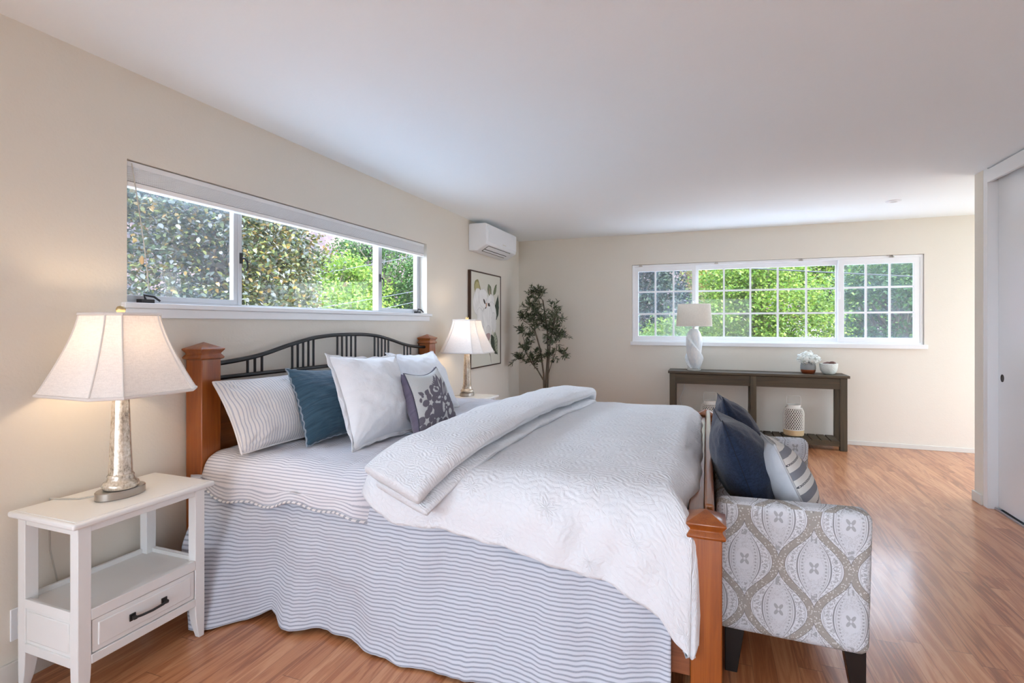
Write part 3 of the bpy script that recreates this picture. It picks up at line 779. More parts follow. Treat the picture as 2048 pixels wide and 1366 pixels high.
for y, s_ in ((YA, 1), (YB, -1)):
    a, b = sorted((y + .006 * s_, y + .018 * s_)); sp = mk('side_panel', bx(LX[0][1], LX[1][0], a, b, .142, .330), M['night'], ns)
    a, b = sorted((y + .001 * s_, y + .008 * s_)); mk('raised_panel', bx(LX[0][1] + .012, LX[1][0] - .012, a, b, .185, .288), M['night'], sp, bevel=.005)
    a, b = sorted((y - .001 * s_, y + .010 * s_))
    mk('side_rail', bx(LX[0][1], LX[1][0], a, b, .300, .332), M['night'], sp, bevel=.002); mk('side_rail', bx(LX[0][1], LX[1][0], a, b, .140, .172), M['night'], sp, bevel=.002)
dr = mk('drawer', bx(XF - .018, XF - .003, LY[0][1] + .004, LY[1][0] - .004, .175, .289), M['night'], ns, bevel=.0015)
mk('drawer_panel', bx(XF - .006, XF + .002, LY[0][1] + .022, LY[1][0] - .022, .192, .274), M['night'], dr, bevel=.005)
mb = MB(); y0, y1, z = 1.316, 1.436, .233
mk('handle', MB().tube([(XF + .020, y0 - .004, z + .002), (XF + .024, y0 + .02, z), (XF + .025, (y0 + y1) / 2, z - .002), (XF + .024, y1 - .02, z), (XF + .020, y1 + .004, z + .002)], .0048, 8), M['darkplastic'], dr, smooth=True)
for y in (y0, y1): mb = MB(); mb.box(XF + .001, XF + .006, y - .011, y + .011, z - .013, z + .013); mb.box(XF + .004, XF + .022, y - .006, y + .006, z - .006, z + .006); mk('handle_mount', mb, M['darkplastic'], dr, bevel=.001)
ns2 = copy_tree(ns); ns2.location = (-2.035, 1.38 + 2.945, 0); ns2['label'] = 'white nightstand on the far side of the bed, below the framed picture'

# ------------------------------------------------------------------ table lamps with mercury glass stems
LC = Vector((-2.15, 1.372, .6505))
lm = thing('table_lamp', 'lit table lamp on the near nightstand, mercury glass stem and bell shade', 'lamp', LC, 'pair of mercury glass bedside lamps')
mb = MB(); mb.lathe([(.001, 0), (.98, 0), (1, .002), (1, .027), (.97, .030), (.001, .030)], LC, 40, .060, .088); mk('lamp_base', mb, M['chrome'], lm, smooth=True, angle=30)
mb = MB(); mb.lathe([(.030, .030), (.056, .032), (.062, .042), (.058, .054), (.047, .062), (.043, .072), (.045, .080), (.041, .086), (.001, .086)], LC, 32); mk('glass_foot', mb, M['mercury'], lm, smooth=True, angle=50)
mb = MB(); rings = []
for z, r in ((.084, .041), (.090, .0405), (.20, .036), (.30, .032), (.43, .0275), (.436, .012)):
    rings.append([(LC.x + r * cos(pi / 8 + k * pi / 4), LC.y + r * sin(pi / 8 + k * pi / 4), LC.z + z) for k in range(8)])
mb.loft(rings); mk('lamp_stem', mb, M['mercury'], lm, bevel=.002)
mb = MB(); mb.lathe([(.012, .43), (.012, .52), (.016, .525), (.016, .56), (.001, .56)], LC, 16); mk('bulb_socket', mb, M['brass'], lm, smooth=True)
mb = MB(); mb.sphere((LC.x, LC.y, LC.z + .597), .030, 16, 10, sz=1.15); mk('bulb', mb, M['bulb'], lm, smooth='all')
mb = MB(); 
for s_ in (-1, 1): mb.tube([(LC.x, LC.y + s_ * .014, LC.z + .53), (LC.x, LC.y + s_ * .055, LC.z + .58), (LC.x, LC.y + s_ * .05, LC.z + .66), (LC.x, LC.y, LC.z + .705)], .0022, 6)
mk('harp', mb, M['brass'], lm, smooth=True)
mb = MB(); mb.lathe([(.004, .700), (.010, .706), (.007, .712), (.014, .718), (.0165, .728), (.012, .738), (.001, .742)], LC, 20); mk('finial', mb, M['brass'], lm, smooth='all')
SZ0, SZ1, HA, HB = .407, .708, .220, .202
def shade_ring(t, grow=0):
    s = .51 + .49 * (1 - t) ** 1.35; a, b = HA * s + grow, HB * s + grow; c = .32 * a; z = LC.z + SZ0 + (SZ1 - SZ0) * t
    return [(LC.x + x, LC.y + y, z) for x, y in ((a, -b + c), (a, b - c), (a - c, b), (-a + c, b), (-a, b - c), (-a, -b + c), (-a + c, -b), (a - c, -b))]
mb = MB(); rr_ = [shade_ring(i / 14) for i in range(15)]
mb.loft(rr_, caps=False)
mk('lamp_shade', mb, M['shade'], lm, smooth=True, angle=22)
mb = MB()
for k in range(8): mb.tube([r[k] for r in rr_], .0032, 6)
mk('shade_ribs', mb, M['shadetrim'], lm, smooth=True)
for t_ in (0, 1): mb = MB(); mb.tube(shade_ring(t_, .001), .0062, 8, closed=True); mk('shade_binding', mb, M['shadetrim'], lm, smooth=True)
mb = MB(); mb.tube([(LC.x - .05, LC.y - .03, LC.z + .006), (LC.x - .10, LC.y - .09, LC.z + .003), (LC.x - .17, LC.y - .12, LC.z + .003), (LC.x - .205, LC.y - .125, LC.z + .0025), (LC.x - .214, LC.y - .125, LC.z - .02), (LC.x - .216, LC.y - .12, LC.z - .2), (LC.x - .217, LC.y - .09, LC.z - .36), (LC.x - .217, LC.y - .20, LC.z - .46)], .003, 6)
mk('power_cord', mb, M['cord'], lm, smooth=True)
lm2 = copy_tree(lm); lm2.location = (-2.105, 4.425, .6505); lm2['label'] = 'lit table lamp on the far nightstand, in front of the framed picture'

# ------------------------------------------------------------------ bed
bed = thing('bed', 'cherry wood bed frame with square capped posts and black iron headboard', 'bed', (-1.16, 2.96, 0))
def post(x0, x1, y0, y1, h, nm='post'):
    cx, cy_, hw = (x0 + x1) / 2, (y0 + y1) / 2, (x1 - x0) / 2
    p = mk(nm, bx(x0, x1, y0, y1, 0, h - .078), M['cherry'], bed, bevel=.004, seg=2)
    sq = lambda r, z: [(cx + sx * r, cy_ + sy * r, z) for sx, sy in ((-1, -1), (1, -1), (1, 1), (-1, 1))]
    mb = MB(); mb.loft([sq(hw, h - .085), sq(hw + .009, h - .081), sq(hw + .012, h - .074), sq(hw + .007, h - .066), sq(hw + .001, h - .058), sq(hw + .002, h - .052), sq(hw + .010, h - .041), sq(hw + .0135, h - .036), sq(hw + .0125, h - .031), sq(.0015, h)])
    mk('post_cap', mb, M['cherry'], p, bevel=.0012)
post(-2.37, -2.264, 1.812, 1.918, 1.232); post(-2.37, -2.264, 4.0, 4.106, 1.232)
post(-.050, .048, 1.815, 1.913, .700); post(-.050, .048, 4.0, 4.098, .700)
mk('headboard_panel', bx(-2.342, -2.302, 1.918, 4.0, .22, 1.012), M['cherryy'], bed, bevel=.004)
ctrl = [(1.917, 1.120), (1.99, 1.124), (2.136, 1.137), (2.256, 1.157), (2.424, 1.197), (2.612, 1.233), (2.78, 1.247), (2.955, 1.250)]
ctrl = ctrl + [(5.917 - y, z) for y, z in ctrl[-2::-1]]
def crv(y):
    for (a, za), (b, zb) in zip(ctrl, ctrl[1:]):
        if a <= y <= b:
            t = (y - a) / (b - a); return za + (zb - za) * t
    return ctrl[0][1]
sm = []
for k in range(61):
    y = 1.917 + 2.083 * k / 60; sm.append((-2.316, y, sum(crv(min(3.999, max(1.918, y + d))) for d in (-.05, -.025, 0, .025, .05)) / 5))
IX = -2.316
mk('top_rail', MB().tube(sm, .0125, 10), M['black'], bed, smooth=True)
mk('bottom_rail', MB().tube([(IX, 1.917, 1.048), (IX, 4.0, 1.048)], .0115, 10), M['black'], bed, smooth=True)
for y in (2.126, 2.174, 2.222, 2.448, 2.493, 2.538, 2.583, 2.627, 2.853, 2.901, 2.949, 2.997, 3.045, 3.271, 3.316, 3.361, 3.406, 3.450, 3.676, 3.724, 3.772):
    mk('spindle', MB().tube([(IX, y, 1.045), (IX, y, crv(y))], .0072, 8), M['black'], bed, smooth=True)
for y0, y1 in ((1.842, 1.874), (4.04, 4.072)): mk('side_rail', bx(-2.264, -.05, y0, y1, .14, .33), M['cherryx'], bed, bevel=.003)
mk('footboard_panel', bx(-.040, .012, 1.913, 4.0, .14, .640), M['cherryy'], bed, bevel=.003)
mk('footboard_rail', bx(-.060, -.006, 1.913, 4.0, .628, .655), M['cherryy'], bed, bevel=.004)
mk('footboard_top', bx(-.006, .026, 1.913, 4.0, .628, .700), M['cherryy'], bed, bevel=.008, seg=3)
mk('mattress', bx(-2.25, -.15, 1.96, 3.96, .30, .655), M['whitelinen'], bed, bevel=.07, seg=4)

def nz(x, y, s=1.0, seed=0.0): return noise.noise(Vector((x * s, y * s, seed)))
def over(d, r, fl=0.0):
    if d <= 0: return 0.0, 0.0
    if d < r * pi / 2: return r * sin(d / r), r * (1 - cos(d / r))
    k = d - r * pi / 2; return r + fl * k, r + k
def lerp_tab(t, x):
    if x <= t[0][0]: return t[0][1]
    for (a, va), (b, vb) in zip(t, t[1:]):
        if x <= b: 
            k = (x - a) / (b - a); return va + (vb - va) * k
    return t[-1][1]
# lower bedspread hanging to the floor
hemY = [(-2.30, 1.66), (-2.05, 1.64), (-1.93, 1.755), (-1.81, 1.815), (-1.74, 1.775), (-1.66, 1.73), (-1.6, 1.755), (-1.54, 1.79), (-1.47, 1.79), (-1.34, 1.757), (-1.2, 1.726), (-1.07, 1.716), (-.89, 1.72), (-.76, 1.711), (-.5, 1.72), (-.3, 1.74), (-.11, 1.77)]
def spread(u, v):
    xl = lerp_tab([(0, -2.315), (.3, -2.29), (.48, -2.20), (1, -2.075)], v); x = xl + (-.11 - xl) * u; z = .585 * (1 - v) + .014
    hy = lerp_tab(hemY, x); hy2 = (lerp_tab(hemY, x - .04) + hy * 2 + lerp_tab(hemY, x + .04)) / 4
    top = 1.806 + .016 * max(0, min(1, (x + 2.24) / .08)) + .03 * max(0, min(1, (x + 1.1) / .2))
    y = top + (hy2 - top) * v ** 1.35 + .035 * max(0, 1 - v / .3)
    ke = math.exp(-((x - xl) / .10) ** 2); y += (lerp_tab([(0, 1.806), (.3, 1.79), (.48, 1.67), (1, 1.61)], v) - y) * ke
    f = (1 - .8 * ke) * (.007 * sin(x * 27 + 1.8 * sin(x * 5) + v * 1.5) + .026 * nz(x * 3.6 + z * 1.5, z * 1.6, 1, 31)) * (.2 + .8 * v) + .012 * nz(x * 9, z * 3, 1, 3) + .010 * nz(x * 4, z * 9, 1, 8) + .004 * nz(x * 30, z * 22, 1, 5)
    f += .012 * max(0, sin(v * 9 - x * 5)) * v * (1 if x > -1.5 else .3)
    z += .010 * sin(x * 8 + 1) * v + (.045 * max(0, 1 - abs(x + 1.81) / .11) * v ** 4) + .006 * nz(x * 20, 2)
    return (x, min(y + f, 1.868), max(.008, z))
mb = MB(); mb.grid(spread, 220, 60, lambda u, v: (u * 2.2 - 2.3, v * .60 + .004 * noise.noise(Vector((u * 9, v * 3, 0)))))
sp = tag(mk('bedspread', mb, M['spread'], None, smooth='all', solid=.006), 'blue grey striped bedspread hanging down to the floor along the bed side', 'bedspread')
# upper quilt
ZQ = .700
def quilt(u, v):
    sy0, sy1 = 4.20, 1.935 - .262
    sy = sy0 + (sy1 - sy0) * v
    dn, df = max(0, 1.935 - sy), max(0, sy - 3.965)
    x0 = -2.258 - .075 * max(0, min(1, (dn - .20) / .05)); x = x0 + (-.16 - x0) * u
    hemw = .018 * sin(x * 9 + .6) + .012 * sin(x * 23)
    dn2 = dn * (1 + (hemw / .26 if dn > .2 else 0))
    on, dz = over(dn2, .135, .05); of, dz2 = over(df, .12)
    y = min(max(sy, 1.935), 3.965) - on + of; z = ZQ - dz - dz2
    n = .010 * nz(x * 3.2, sy * 4.5, 1, 1) + .006 * nz(x * 9, sy * 9, 1, 4) + .003 * nz(x * 26, sy * 30, 1, 2)
    n -= .004 * abs(sin(sy * 19)) * 0 
    n -= .005 * math.exp(-((((x + 2.2) / .16) % 1) - .5) ** 2 * 140)
    if dn > .02: y -= n * min(1, dn * 8) + .010 * sin(x * 17 + sin(x * 4)) * max(0, dn - .1) * 4
    z += n * (1 if dn < .1 else .2)
    z -= .02 * max(0, 1 - hypot(x + 1.95, sy - 2.35) / .45) * 0
    y += .085 * max(0, min(1, (x + 1.38) / .14)) * min(1, dn * 12)
    return (x, y, z)
mb = MB(); ids = mb.grid(quilt, 130, 150, lambda u, v: (u * 2.1, v * 2.53))
qt = tag(mk('quilt', mb, M['quilt'], None, smooth='all', solid=.008), 'pale grey striped quilt across the mattress under the pillows', 'quilt')
rim = [quilt(i / 160, 1.0) for i in range(161)]
mb = MB(); n_ = 8; rings = []; 
for i, p in enumerate(rim):
    rings.append([(p[0], p[1] - .001 + .0055 * cos(2 * pi * k / n_), p[2] + .0055 * sin(2 * pi * k / n_)) for k in range(n_)])
L_ = 0; 
idr = []
for i, r in enumerate(rings):
    idr.append([mb.vert(q, (i * .0136, k / n_ * .3)) for k, q in enumerate(r)])
for a, b in zip(idr, idr[1:]):
    for k in range(n_): mb.face((a[k], a[(k + 1) % n_], b[(k + 1) % n_], b[k]))
mk('rope_trim', mb, M['rope'], qt, smooth='all')
# white duvet
ZD = .742; XE, YE, YF = -.140, 1.980, 3.93
oyt = [(-1.35, .22), (-1.26, .30), (-1.2, .325), (-.87, .335), (-.7, .355), (-.55, .38), (-.33, .42), (-.2, .465), (-.14, .50), (-.10, .565), (-.05, .61), (.1, .60), (.2, .56)]
def curl(d, r, a1):
    """rolls past the vertical to angle a1, then hangs straight"""
    if d < r * a1: return r * sin(d / r), r * (1 - cos(d / r))
    k = d - r * a1; return r * sin(a1), r * (1 - cos(a1)) + k
def duvet(u, v):
    sx = -1.34 + (XE + .36 + 1.34) * u
    oym = lerp_tab(oyt, sx) + .006 * sin(sx * 21) + .003 * sin(sx * 47)
    sy = (YF + .30) + (YE - oym - YF - .30) * v
    ox, oy, of = max(0, sx - XE), max(0, YE - sy), max(0, sy - YF)
    bx_, by_ = min(sx, XE), min(max(sy, YE), YF)
    tuck = max(0, min(1, (by_ - 1.98) / .28)); tuck = tuck * tuck * (3 - 2 * tuck)
    if of > 0:
        d = hypot(ox, of); th = atan2(of, ox); h, dz = over(d, .11, .05); p = [bx_ + cos(th) * h, by_ + sin(th) * h, ZD - dz]
    elif oy > 0:
        e_ = min(1, oy / .26); xe = XE + .085 * e_ * e_ * (3 - 2 * e_); ox = max(0, sx - xe); bx_ = min(sx, xe)
        e_ox = 1 - .6 * e_; d = hypot(ox * e_ox, oy); th = atan2(oy, ox); corner = sin(2 * th) ** 2 if ox > 0 else 0; st2 = sin(th) ** 2
        h, dz = over(d, .095 + .09 * st2, .08 * st2 + .10 * corner); p = [bx_ + cos(th) * h * (.72 - .30 * e_), by_ - sin(th) * h, ZD - dz]
    elif ox > 0:
        h, dz = curl(ox, .095 + .03 * tuck, pi / 2 + .8 * tuck); p = [bx_ + h * (.72 + .28 * tuck), by_, ZD - dz]
    else: p = [bx_, by_, ZD]
    cr = .020 * sin(pi * (by_ - YE) / (YF - YE)) - .018 * max(0, (by_ - 3.2))
    n = .011 * nz(sx * 2.6, sy * 2.6, 1, 12) + .005 * nz(sx * 7, sy * 6, 1, 15) + .0016 * nz(sx * 22, sy * 22, 1, 16)
    k = min(1, max(ox, oy) * 7)
    p[2] += cr * (1 - min(1, oy * 5)) + n * (1 - .7 * k)
    fold = 0
    if oy > .05: fold = .011 * sin(sx * 13 + sy * 3 + 2 * sin(sx * 3)) * min(1, (oy - .05) * 4) * (.4 + .6 * min(1, max(0, (sx + 1) / .8))) * (1 if ox == 0 else max(0, 1 - ox * 5))
    dg = max(0, 1 - abs(sx + .42) / .42) * min(1, max(0, oy - .06) * 6); fold += dg * (.010 * sin((sx + .9 * sy) * 26) + .006 * sin((sx - .5 * sy) * 41))
    if ox > .05:
        fx = (.006 * sin(sy * 11 + 2 * sin(sy * 5)) + .002 * sin(sy * 23)) * min(1, (ox - .05) * 5) * min(1, max(0, (by_ - 1.95) * 6 + .25)); p[0] += fx - .004
    p[1] -= n * k + fold
    return p
mb = MB(); mb.grid(duvet, 150, 230, lambda u, v: (u * 1.47, v * 2.75))
dv = tag(mk('duvet', mb, M['duvet'], None, smooth='all', solid=.022), 'thick white embossed duvet over the foot half of the bed', 'duvet')
# folded back band of the duvet
cl = [((-.97, 3.985, .645), (0, .9, .35)), ((-.945, 3.95, .740), (0, .5, .85)), ((-.93, 3.85, .790), (0, .12, 1)), ((-.95, 3.4, .810), (0, 0, 1)), ((-.985, 2.9, .822), (0, 0, 1)), ((-1.0, 2.5, .822), (0, 0, 1)), ((-1.01, 2.2, .812), (0, -.05, 1)), ((-1.03, 2.03, .796), (0, -.12, 1)), ((-1.065, 1.91, .770), (0, -.34, .93)), ((-1.105, 1.81, .722), (0, -.50, .86)), ((-1.138, 1.735, .672), (0, -.56, .83))]
def spl(t):
    k = t * (len(cl) - 1); i = min(len(cl) - 2, int(k)); f = k - i
    g = lambda j: cl[max(0, min(len(cl) - 1, j))]
    def cm(a, b, c, d):
        return tuple(.5 * (2 * b[q] + (c[q] - a[q]) * f + (2 * a[q] - 5 * b[q] + 4 * c[q] - d[q]) * f * f + (3 * b[q] - a[q] - 3 * c[q] + d[q]) * f ** 3) for q in range(3))
    return Vector(cm(g(i - 1)[0], g(i)[0], g(i + 1)[0], g(i + 2)[0])), Vector(cm(g(i - 1)[1], g(i)[1], g(i + 1)[1], g(i + 2)[1])).normalized()
def band(wl, wr, h0, h1, name, seed, m=90, n=40):
    mb = MB(); ids = []
    for j in range(m + 1):
        t = j / m; c, up = spl(t); c2, _ = spl(min(1, t + .01)); c1, _ = spl(max(0, t - .01)); tg = (c2 - c1).normalized(); rt = tg.cross(up).normalized()
        if rt.x < 0: rt = -rt
        endk = min(1, (t * m + .02) / 3.5, ((1 - t) * m + .02) / 1.6); endk = sqrt(max(0, 1 - (1 - endk) ** 2))
        row = []
        for i in range(n):
            a = 2 * pi * i / n; ca, sa = cos(a), sin(a)
            X = (abs(ca) ** (.36 if ca > 0 else .6)) * (1 if ca > 0 else -1); Z = (abs(sa) ** .8) * (1 if sa > 0 else -1)
            xx = X * (wr if X > 0 else wl); zz = h0 + (h1 - h0) * (Z * .5 + .5) * (1 if Z > 0 else 1)
            zm = (h0 + h1) / 2; zz = zm + (zz - zm) * (.25 + .75 * endk) * (1 - .12 * X)
            w = .008 * noise.noise(Vector((c.x * 6 + X * 1.2, c.y * 5, seed + Z))) + .004 * noise.noise(Vector((X * 5, c.y * 16, seed + Z * 2)))
            p = c + rt * (xx * (.94 + .06 * endk) + .014 * nz(c.y * 3, seed)) + up * (zz + w) - tg * 0
            row.append(mb.vert(p, (X * .2 + i / n * .1, t * 2.4)))
        ids.append(row)
    for a, b in zip(ids, ids[1:]):
        for i in range(n): mb.face((a[i], a[(i + 1) % n], b[(i + 1) % n], b[i]))
    mb.face(ids[0][::-1]); mb.face(ids[-1])
    return mk(name, mb, M['duvet'], dv, smooth='all')
band(.180, .150, -.020, .060, 'folded_band', 3)
band(.150, .158, -.072, -.026, 'folded_underlayer', 9)

# ------------------------------------------------------------------ pillows
def pillow(name, label, cat, BL, BR, TR, TL, T, mats, group=None, n=44, k=.07, wr=.006, seed=1, pw=.5, edge=None, edge_mat=None, edge_r=.004, edge_name='piping', wave=0, flange=0, sag=0, Tb=None, ex=2.0, gusset=0):
    BL, BR, TR, TL = map(Vector, (BL, BR, TR, TL)); c = (BL + BR + TR + TL) / 4
    W = ((BR - BL).length + (TR - TL).length) / 2; Hh = ((TL - BL).length + (TR - BR).length) / 2
    nrm = ((BR - BL + TR - TL).cross(TL - BL + TR - BR)).normalized()
    root = thing(name, label, cat, (c.x, c.y, min(BL.z, BR.z)), group)
    def P(u, v):
        uu = u * (1 - k * (1 - v * v)); vv = v * (1 - k * (1 - u * u)) - sag * (1 - u * u) * max(0, v)
        a, b = (uu + 1) / 2, (vv + 1) / 2
        return BL * (1 - a) * (1 - b) + BR * a * (1 - b) + TR * a * b + TL * (1 - a) * b
    mb = MB()
    def shell(sg, t_, mi):
        ids = []
        for j in range(n + 1):
            row = []
            for i in range(n + 1):
                # denser rows close to the rim
                u = sin((i / n - .5) * pi); v = sin((j / n - .5) * pi)
                e = max(0, (1 - abs(u) ** ex) * (1 - abs(v) ** ex)) ** pw
                p = P(u, v); rimk = min(1, e * 3)
                w = wr * (noise.noise(p * 9 + Vector((seed, 0, 0))) * 1.2 + noise.noise(p * 24 + Vector((0, seed, 0))) * .6) * rimk
                # tension creases from the corners
                cr = 0
                for su in (-1, 1):
                    for sv in (-1, 1):
                        dd = hypot(u - su, v - sv)
                        if dd < .9: cr += sin(atan2(v - sv, u - su) * 14 + seed * 3) * math.exp(-dd * 4.0) * dd * 3
                w += wr * .9 * cr * rimk
                p = p + nrm * sg * (t_ * e + w + (gusset if e > 0 else 0) * min(1, e * 8))
                row.append(mb.vert(p, ((u + 1) / 2 * W, (v + 1) / 2 * Hh)))
            ids.append(row)
        for j in range(n):
            for i in range(n): mb.face((ids[j][i], ids[j][i + 1], ids[j + 1][i + 1], ids[j + 1][i]), mi)
        return ids
    a = shell(1, T, 0); b = shell(-1, Tb if Tb else T, len(mats) - 1)
    o = mk('cushion_cover', mb, [M[q] for q in mats], root, smooth='all')
    bm = bmesh.new(); bm.from_mesh(o.data); bmesh.ops.remove_doubles(bm, verts=bm.verts, dist=1e-5); bmesh.ops.recalc_face_normals(bm, faces=bm.faces); bm.to_mesh(o.data); bm.free()
    rim = []
    q = 60
    for s_ in range(4):
        for i in range(q):
            t = -1 + 2 * i / q
            rim.append(((t, -1), (1, t), (-t, 1), (-1, -t))[s_])
    if edge_mat and not flange:
        pts = []
        for i, (u, v) in enumerate(rim): pts.append(P(u, v) + nrm * wave * sin(i * 1.1 + seed) + (P(u, v) - c).normalized() * wave * .5 * sin(i * .7))
        mb = MB(); mb.tube(pts, edge_r, 6, closed=True); mk(edge_name, mb, M[edge_mat], root, smooth='all')
    if flange:
        mb = MB(); r1 = []; r2 = []; r3 = []
        for i, (u, v) in enumerate(rim):
            p = P(u, v); out = (p - c); out -= nrm * out.dot(nrm); out.normalize(); w = wave * (sin(i * .62 + seed) + .6 * sin(i * .31 + 2 * seed))
            r1.append(mb.vert(p * .985 + c * .015 + nrm * .004, (i * .03, 0))); r2.append(mb.vert(p + out * flange * .6 + nrm * w, (i * .03, .02))); r3.append(mb.vert(p + out * flange + nrm * w * 1.3 + out * wave * .5 * sin(i * .5), (i * .03, .03)))
        m_ = len(r1)
        for i in range(m_):
            j = (i + 1) % m_; mb.face((r1[i], r1[j], r2[j], r2[i])); mb.face((r2[i], r2[j], r3[j], r3[i]))
        mk(edge_name, mb, M[edge_mat], root, smooth='all', solid=.004)
    root_P[root.name] = (P, nrm, T, W, Hh)
    return root
root_P = {}
pillow('pillow_sham', 'striped ticking pillow leaning on the headboard beside the near post', 'pillow', (-2.03, 1.83, .715), (-1.97, 2.50, .715), (-2.225, 2.52, 1.030), (-2.205, 1.825, 1.042), .105, ['sham'], n=56, k=.05, wr=.012, seed=4, pw=.55, edge_mat='rope', edge_r=.006)
pillow('throw_pillow', 'square teal blue linen pillow with stitched edges, second from the left', 'pillow', (-1.855, 2.06, .712), (-1.80, 2.52, .712), (-2.075, 2.64, 1.045), (-2.11, 2.185, 1.082), .115, ['blue'], n=56, k=.10, wr=.009, seed=7, pw=.58, edge_mat='bluetrim', edge_name='stitched_edge', edge_r=.0042, wave=.004)
pillow('euro_sham', 'plump white square pillow in front of the blue pillow', 'pillow', (-1.605, 2.095, .704), (-1.56, 2.60, .712), (-1.83, 2.80, 1.120), (-1.885, 2.24, 1.150), .135, ['whitelinen'], 'white square pillows', n=56, k=.10, wr=.010, seed=2, pw=.58, edge_mat='whitelinen', flange=.018, wave=.005, edge_name='flange')
pillow('euro_sham', 'white square pillow behind the grey patterned cushion, nearest the far lamp', 'pillow', (-1.79, 2.97, .71), (-1.73, 3.50, .71), (-2.05, 3.68, 1.105), (-2.055, 3.05, 1.122), .12, ['whitelinen'], 'white square pillows', n=56, k=.10, wr=.010, seed=6, pw=.58, edge_mat='whitelinen', flange=.012, wave=.004, edge_name='flange', sag=.06)
gp = pillow('throw_pillow', 'small grey floral damask cushion with mauve sides', 'pillow', (-1.405, 2.36, .712), (-1.40, 2.80, .725), (-1.655, 2.985, 1.040), (-1.625, 2.545, 1.035), .070, ['mauve'], n=44, k=.085, wr=.005, seed=9, pw=.40, sag=.16, Tb=.09, ex=2.0)
def damask_val(u, v):
    h = 0
    def E(cx, cy, rx, ry, an, val=1):
        nonlocal h
        if in_ell(u, v, cx, cy, rx, ry, an) < 1: h = val
    def F(x0, y0_, x1, y1_, w, val=1):
        nonlocal h
        q, t = leafshape(u, v, x0, y0_, x1, y1_, w)
        if q < 1: h = val
    def flower(cx, cy, R, n, a0, w=.60):
        for k in range(n):
            a = a0 + 2 * pi * k / n; E(cx + R * cos(a), cy + R * sin(a), R * w * 1.08, R * w * .92, math.degrees(a))
    # plume rising to the upper right
    F(.44, .38, .66, .86, .09); F(.50, .40, .80, .80, .09); F(.56, .40, .93, .70, .085); F(.48, .50, .54, .80, .05); F(.60, .50, .70, .92, .05, 1)
    for k in range(6): F(.42 + k * .03, .62 + k * .035, .36 + k * .05, .68 + k * .045, .022)
    F(.52, .42, .66, .80, .018, 0); F(.60, .42, .80, .74, .016, 0); F(.66, .44, .92, .66, .014, 0)
    # big curl
    E(.44, .56, .15, .13, 10); E(.45, .58, .085, .07, 15, 0); F(.42, .62, .50, .52, .035, 1); E(.36, .64, .06, .05, 30); E(.50, .66, .06, .045, -20)
    flower(.24, .38, .098, 5, .4); flower(.11, .15, .098, 5, .1); flower(.36, .09, .092, 5, .8); E(.24, .38, .016, .016, 0, 0)
    F(.30, .20, .48, .30, .09); F(.28, .26, .40, .12, .08); F(.14, .54, .06, .62, .03); F(.18, .52, .26, .62, .05); E(.07, .48, .02, .035, 0); E(.11, .53, .02, .03, 20)
    E(.52, .24, .085, .15, -15); E(.545, .25, .04, .09, -15, 0); flower(.62, .22, .04, 8, 0, .5); E(.64, .36, .10, .07, 20); E(.65, .37, .05, .035, 20, 0)
    E(.72, .14, .10, .10, 0); E(.73, .15, .055, .05, 20, 0); F(.70, .30, .96, .46, .07); F(.74, .22, .97, .30, .06); F(.72, .06, .96, .12, .06); E(.84, .20, .05, .06, 0); F(.50, .06, .66, .03, .04)
    E(.46, .40, .085, .05, 10); E(.47, .41, .045, .02, 10, 0); flower(.88, .38, .035, 6, 0)
    if u > .97 or v < .02: h = 0
    return h
Pf, nr, T_, W_, H_ = root_P[gp.name]
def gface(a, b):
    u, v = a * 1.96 - .98, b * 1.96 - .98
    e = max(0, (1 - u * u) * (1 - v * v)) ** .42; p = Pf(u, v)
    return p + nr * (.078 * e + .008 + .004 * noise.noise(p * 9))
def dcol(u, v):
    k = damask_val(u, v); n = noise.noise(Vector((u * 60, v * 60, 1))) * 5
    c = (106, 101, 110) if k else (194, 195, 193); return lin(tuple(x + n for x in c))
o = paint_grid(gface, 170, 170, dcol, 'printed_front', M['damask'], gp, 1.0); o.data.shade_smooth()
mb = MB(); q = 40; rim = [gface(*p) for p in [(i / q, 0) for i in range(q)] + [(1, i / q) for i in range(q)] + [(1 - i / q, 1) for i in range(q)] + [(0, 1 - i / q) for i in range(q)]]
mb.tube(rim, .0035, 6, closed=True); mk('piping', mb, M['pipedark'], gp, smooth='all')

# ------------------------------------------------------------------ settee at the foot of the bed
st = thing('settee', 'backless settee with ogee patterned arms at the foot of the bed', 'settee', (.28, 2.775, 0))
AY = ((2.115, 2.225), (3.335, 3.445))
for y0, y1 in AY:
    mb = MB(); mb.loft([[(.030, y, .168), (.036, y, .650), (.545, y, .662), (.533, y, .160)] for y in (y0, y1)])
    mk('arm', mb, M['ogee'], st, bevel=.034, seg=6)
mk('seat_base', bx(.045, .515, 2.225, 3.335, .175, .335), M['ogee'], st, bevel=.012, seg=3)
mk('seat_cushion', bx(.045, .53, 2.23, 3.33, .335, .455), M['ogee'], st, bevel=.035, seg=4)
for x, dx in ((.10, -.012), (.49, .014)):
    for y, dy in ((2.17, -.006), (3.39, .006)):
        mb = MB(); mb.loft([[(x + dx * (1 - k) + sx * h, y + dy * (1 - k) + sy * h, z) for sx, sy in ((-1, -1), (1, -1), (1, 1), (-1, 1))] for z, h, k in ((0, .021, 0), (.172, .034, 1))])
        mk('leg', mb, M['legblack'], st, bevel=.002)
pillow('throw_pillow', 'dark navy cushion at the near end of the settee', 'cushion', (.235, 2.33, .462), (.225, 2.80, .462), (.030, 2.785, .905), (.062, 2.335, .918), .145, ['navy'], 'navy cushions on the settee', Tb=.105, k=.12, wr=.009, seed=3, pw=.62, edge_mat='navydark', edge_r=.002, edge_name='seam')
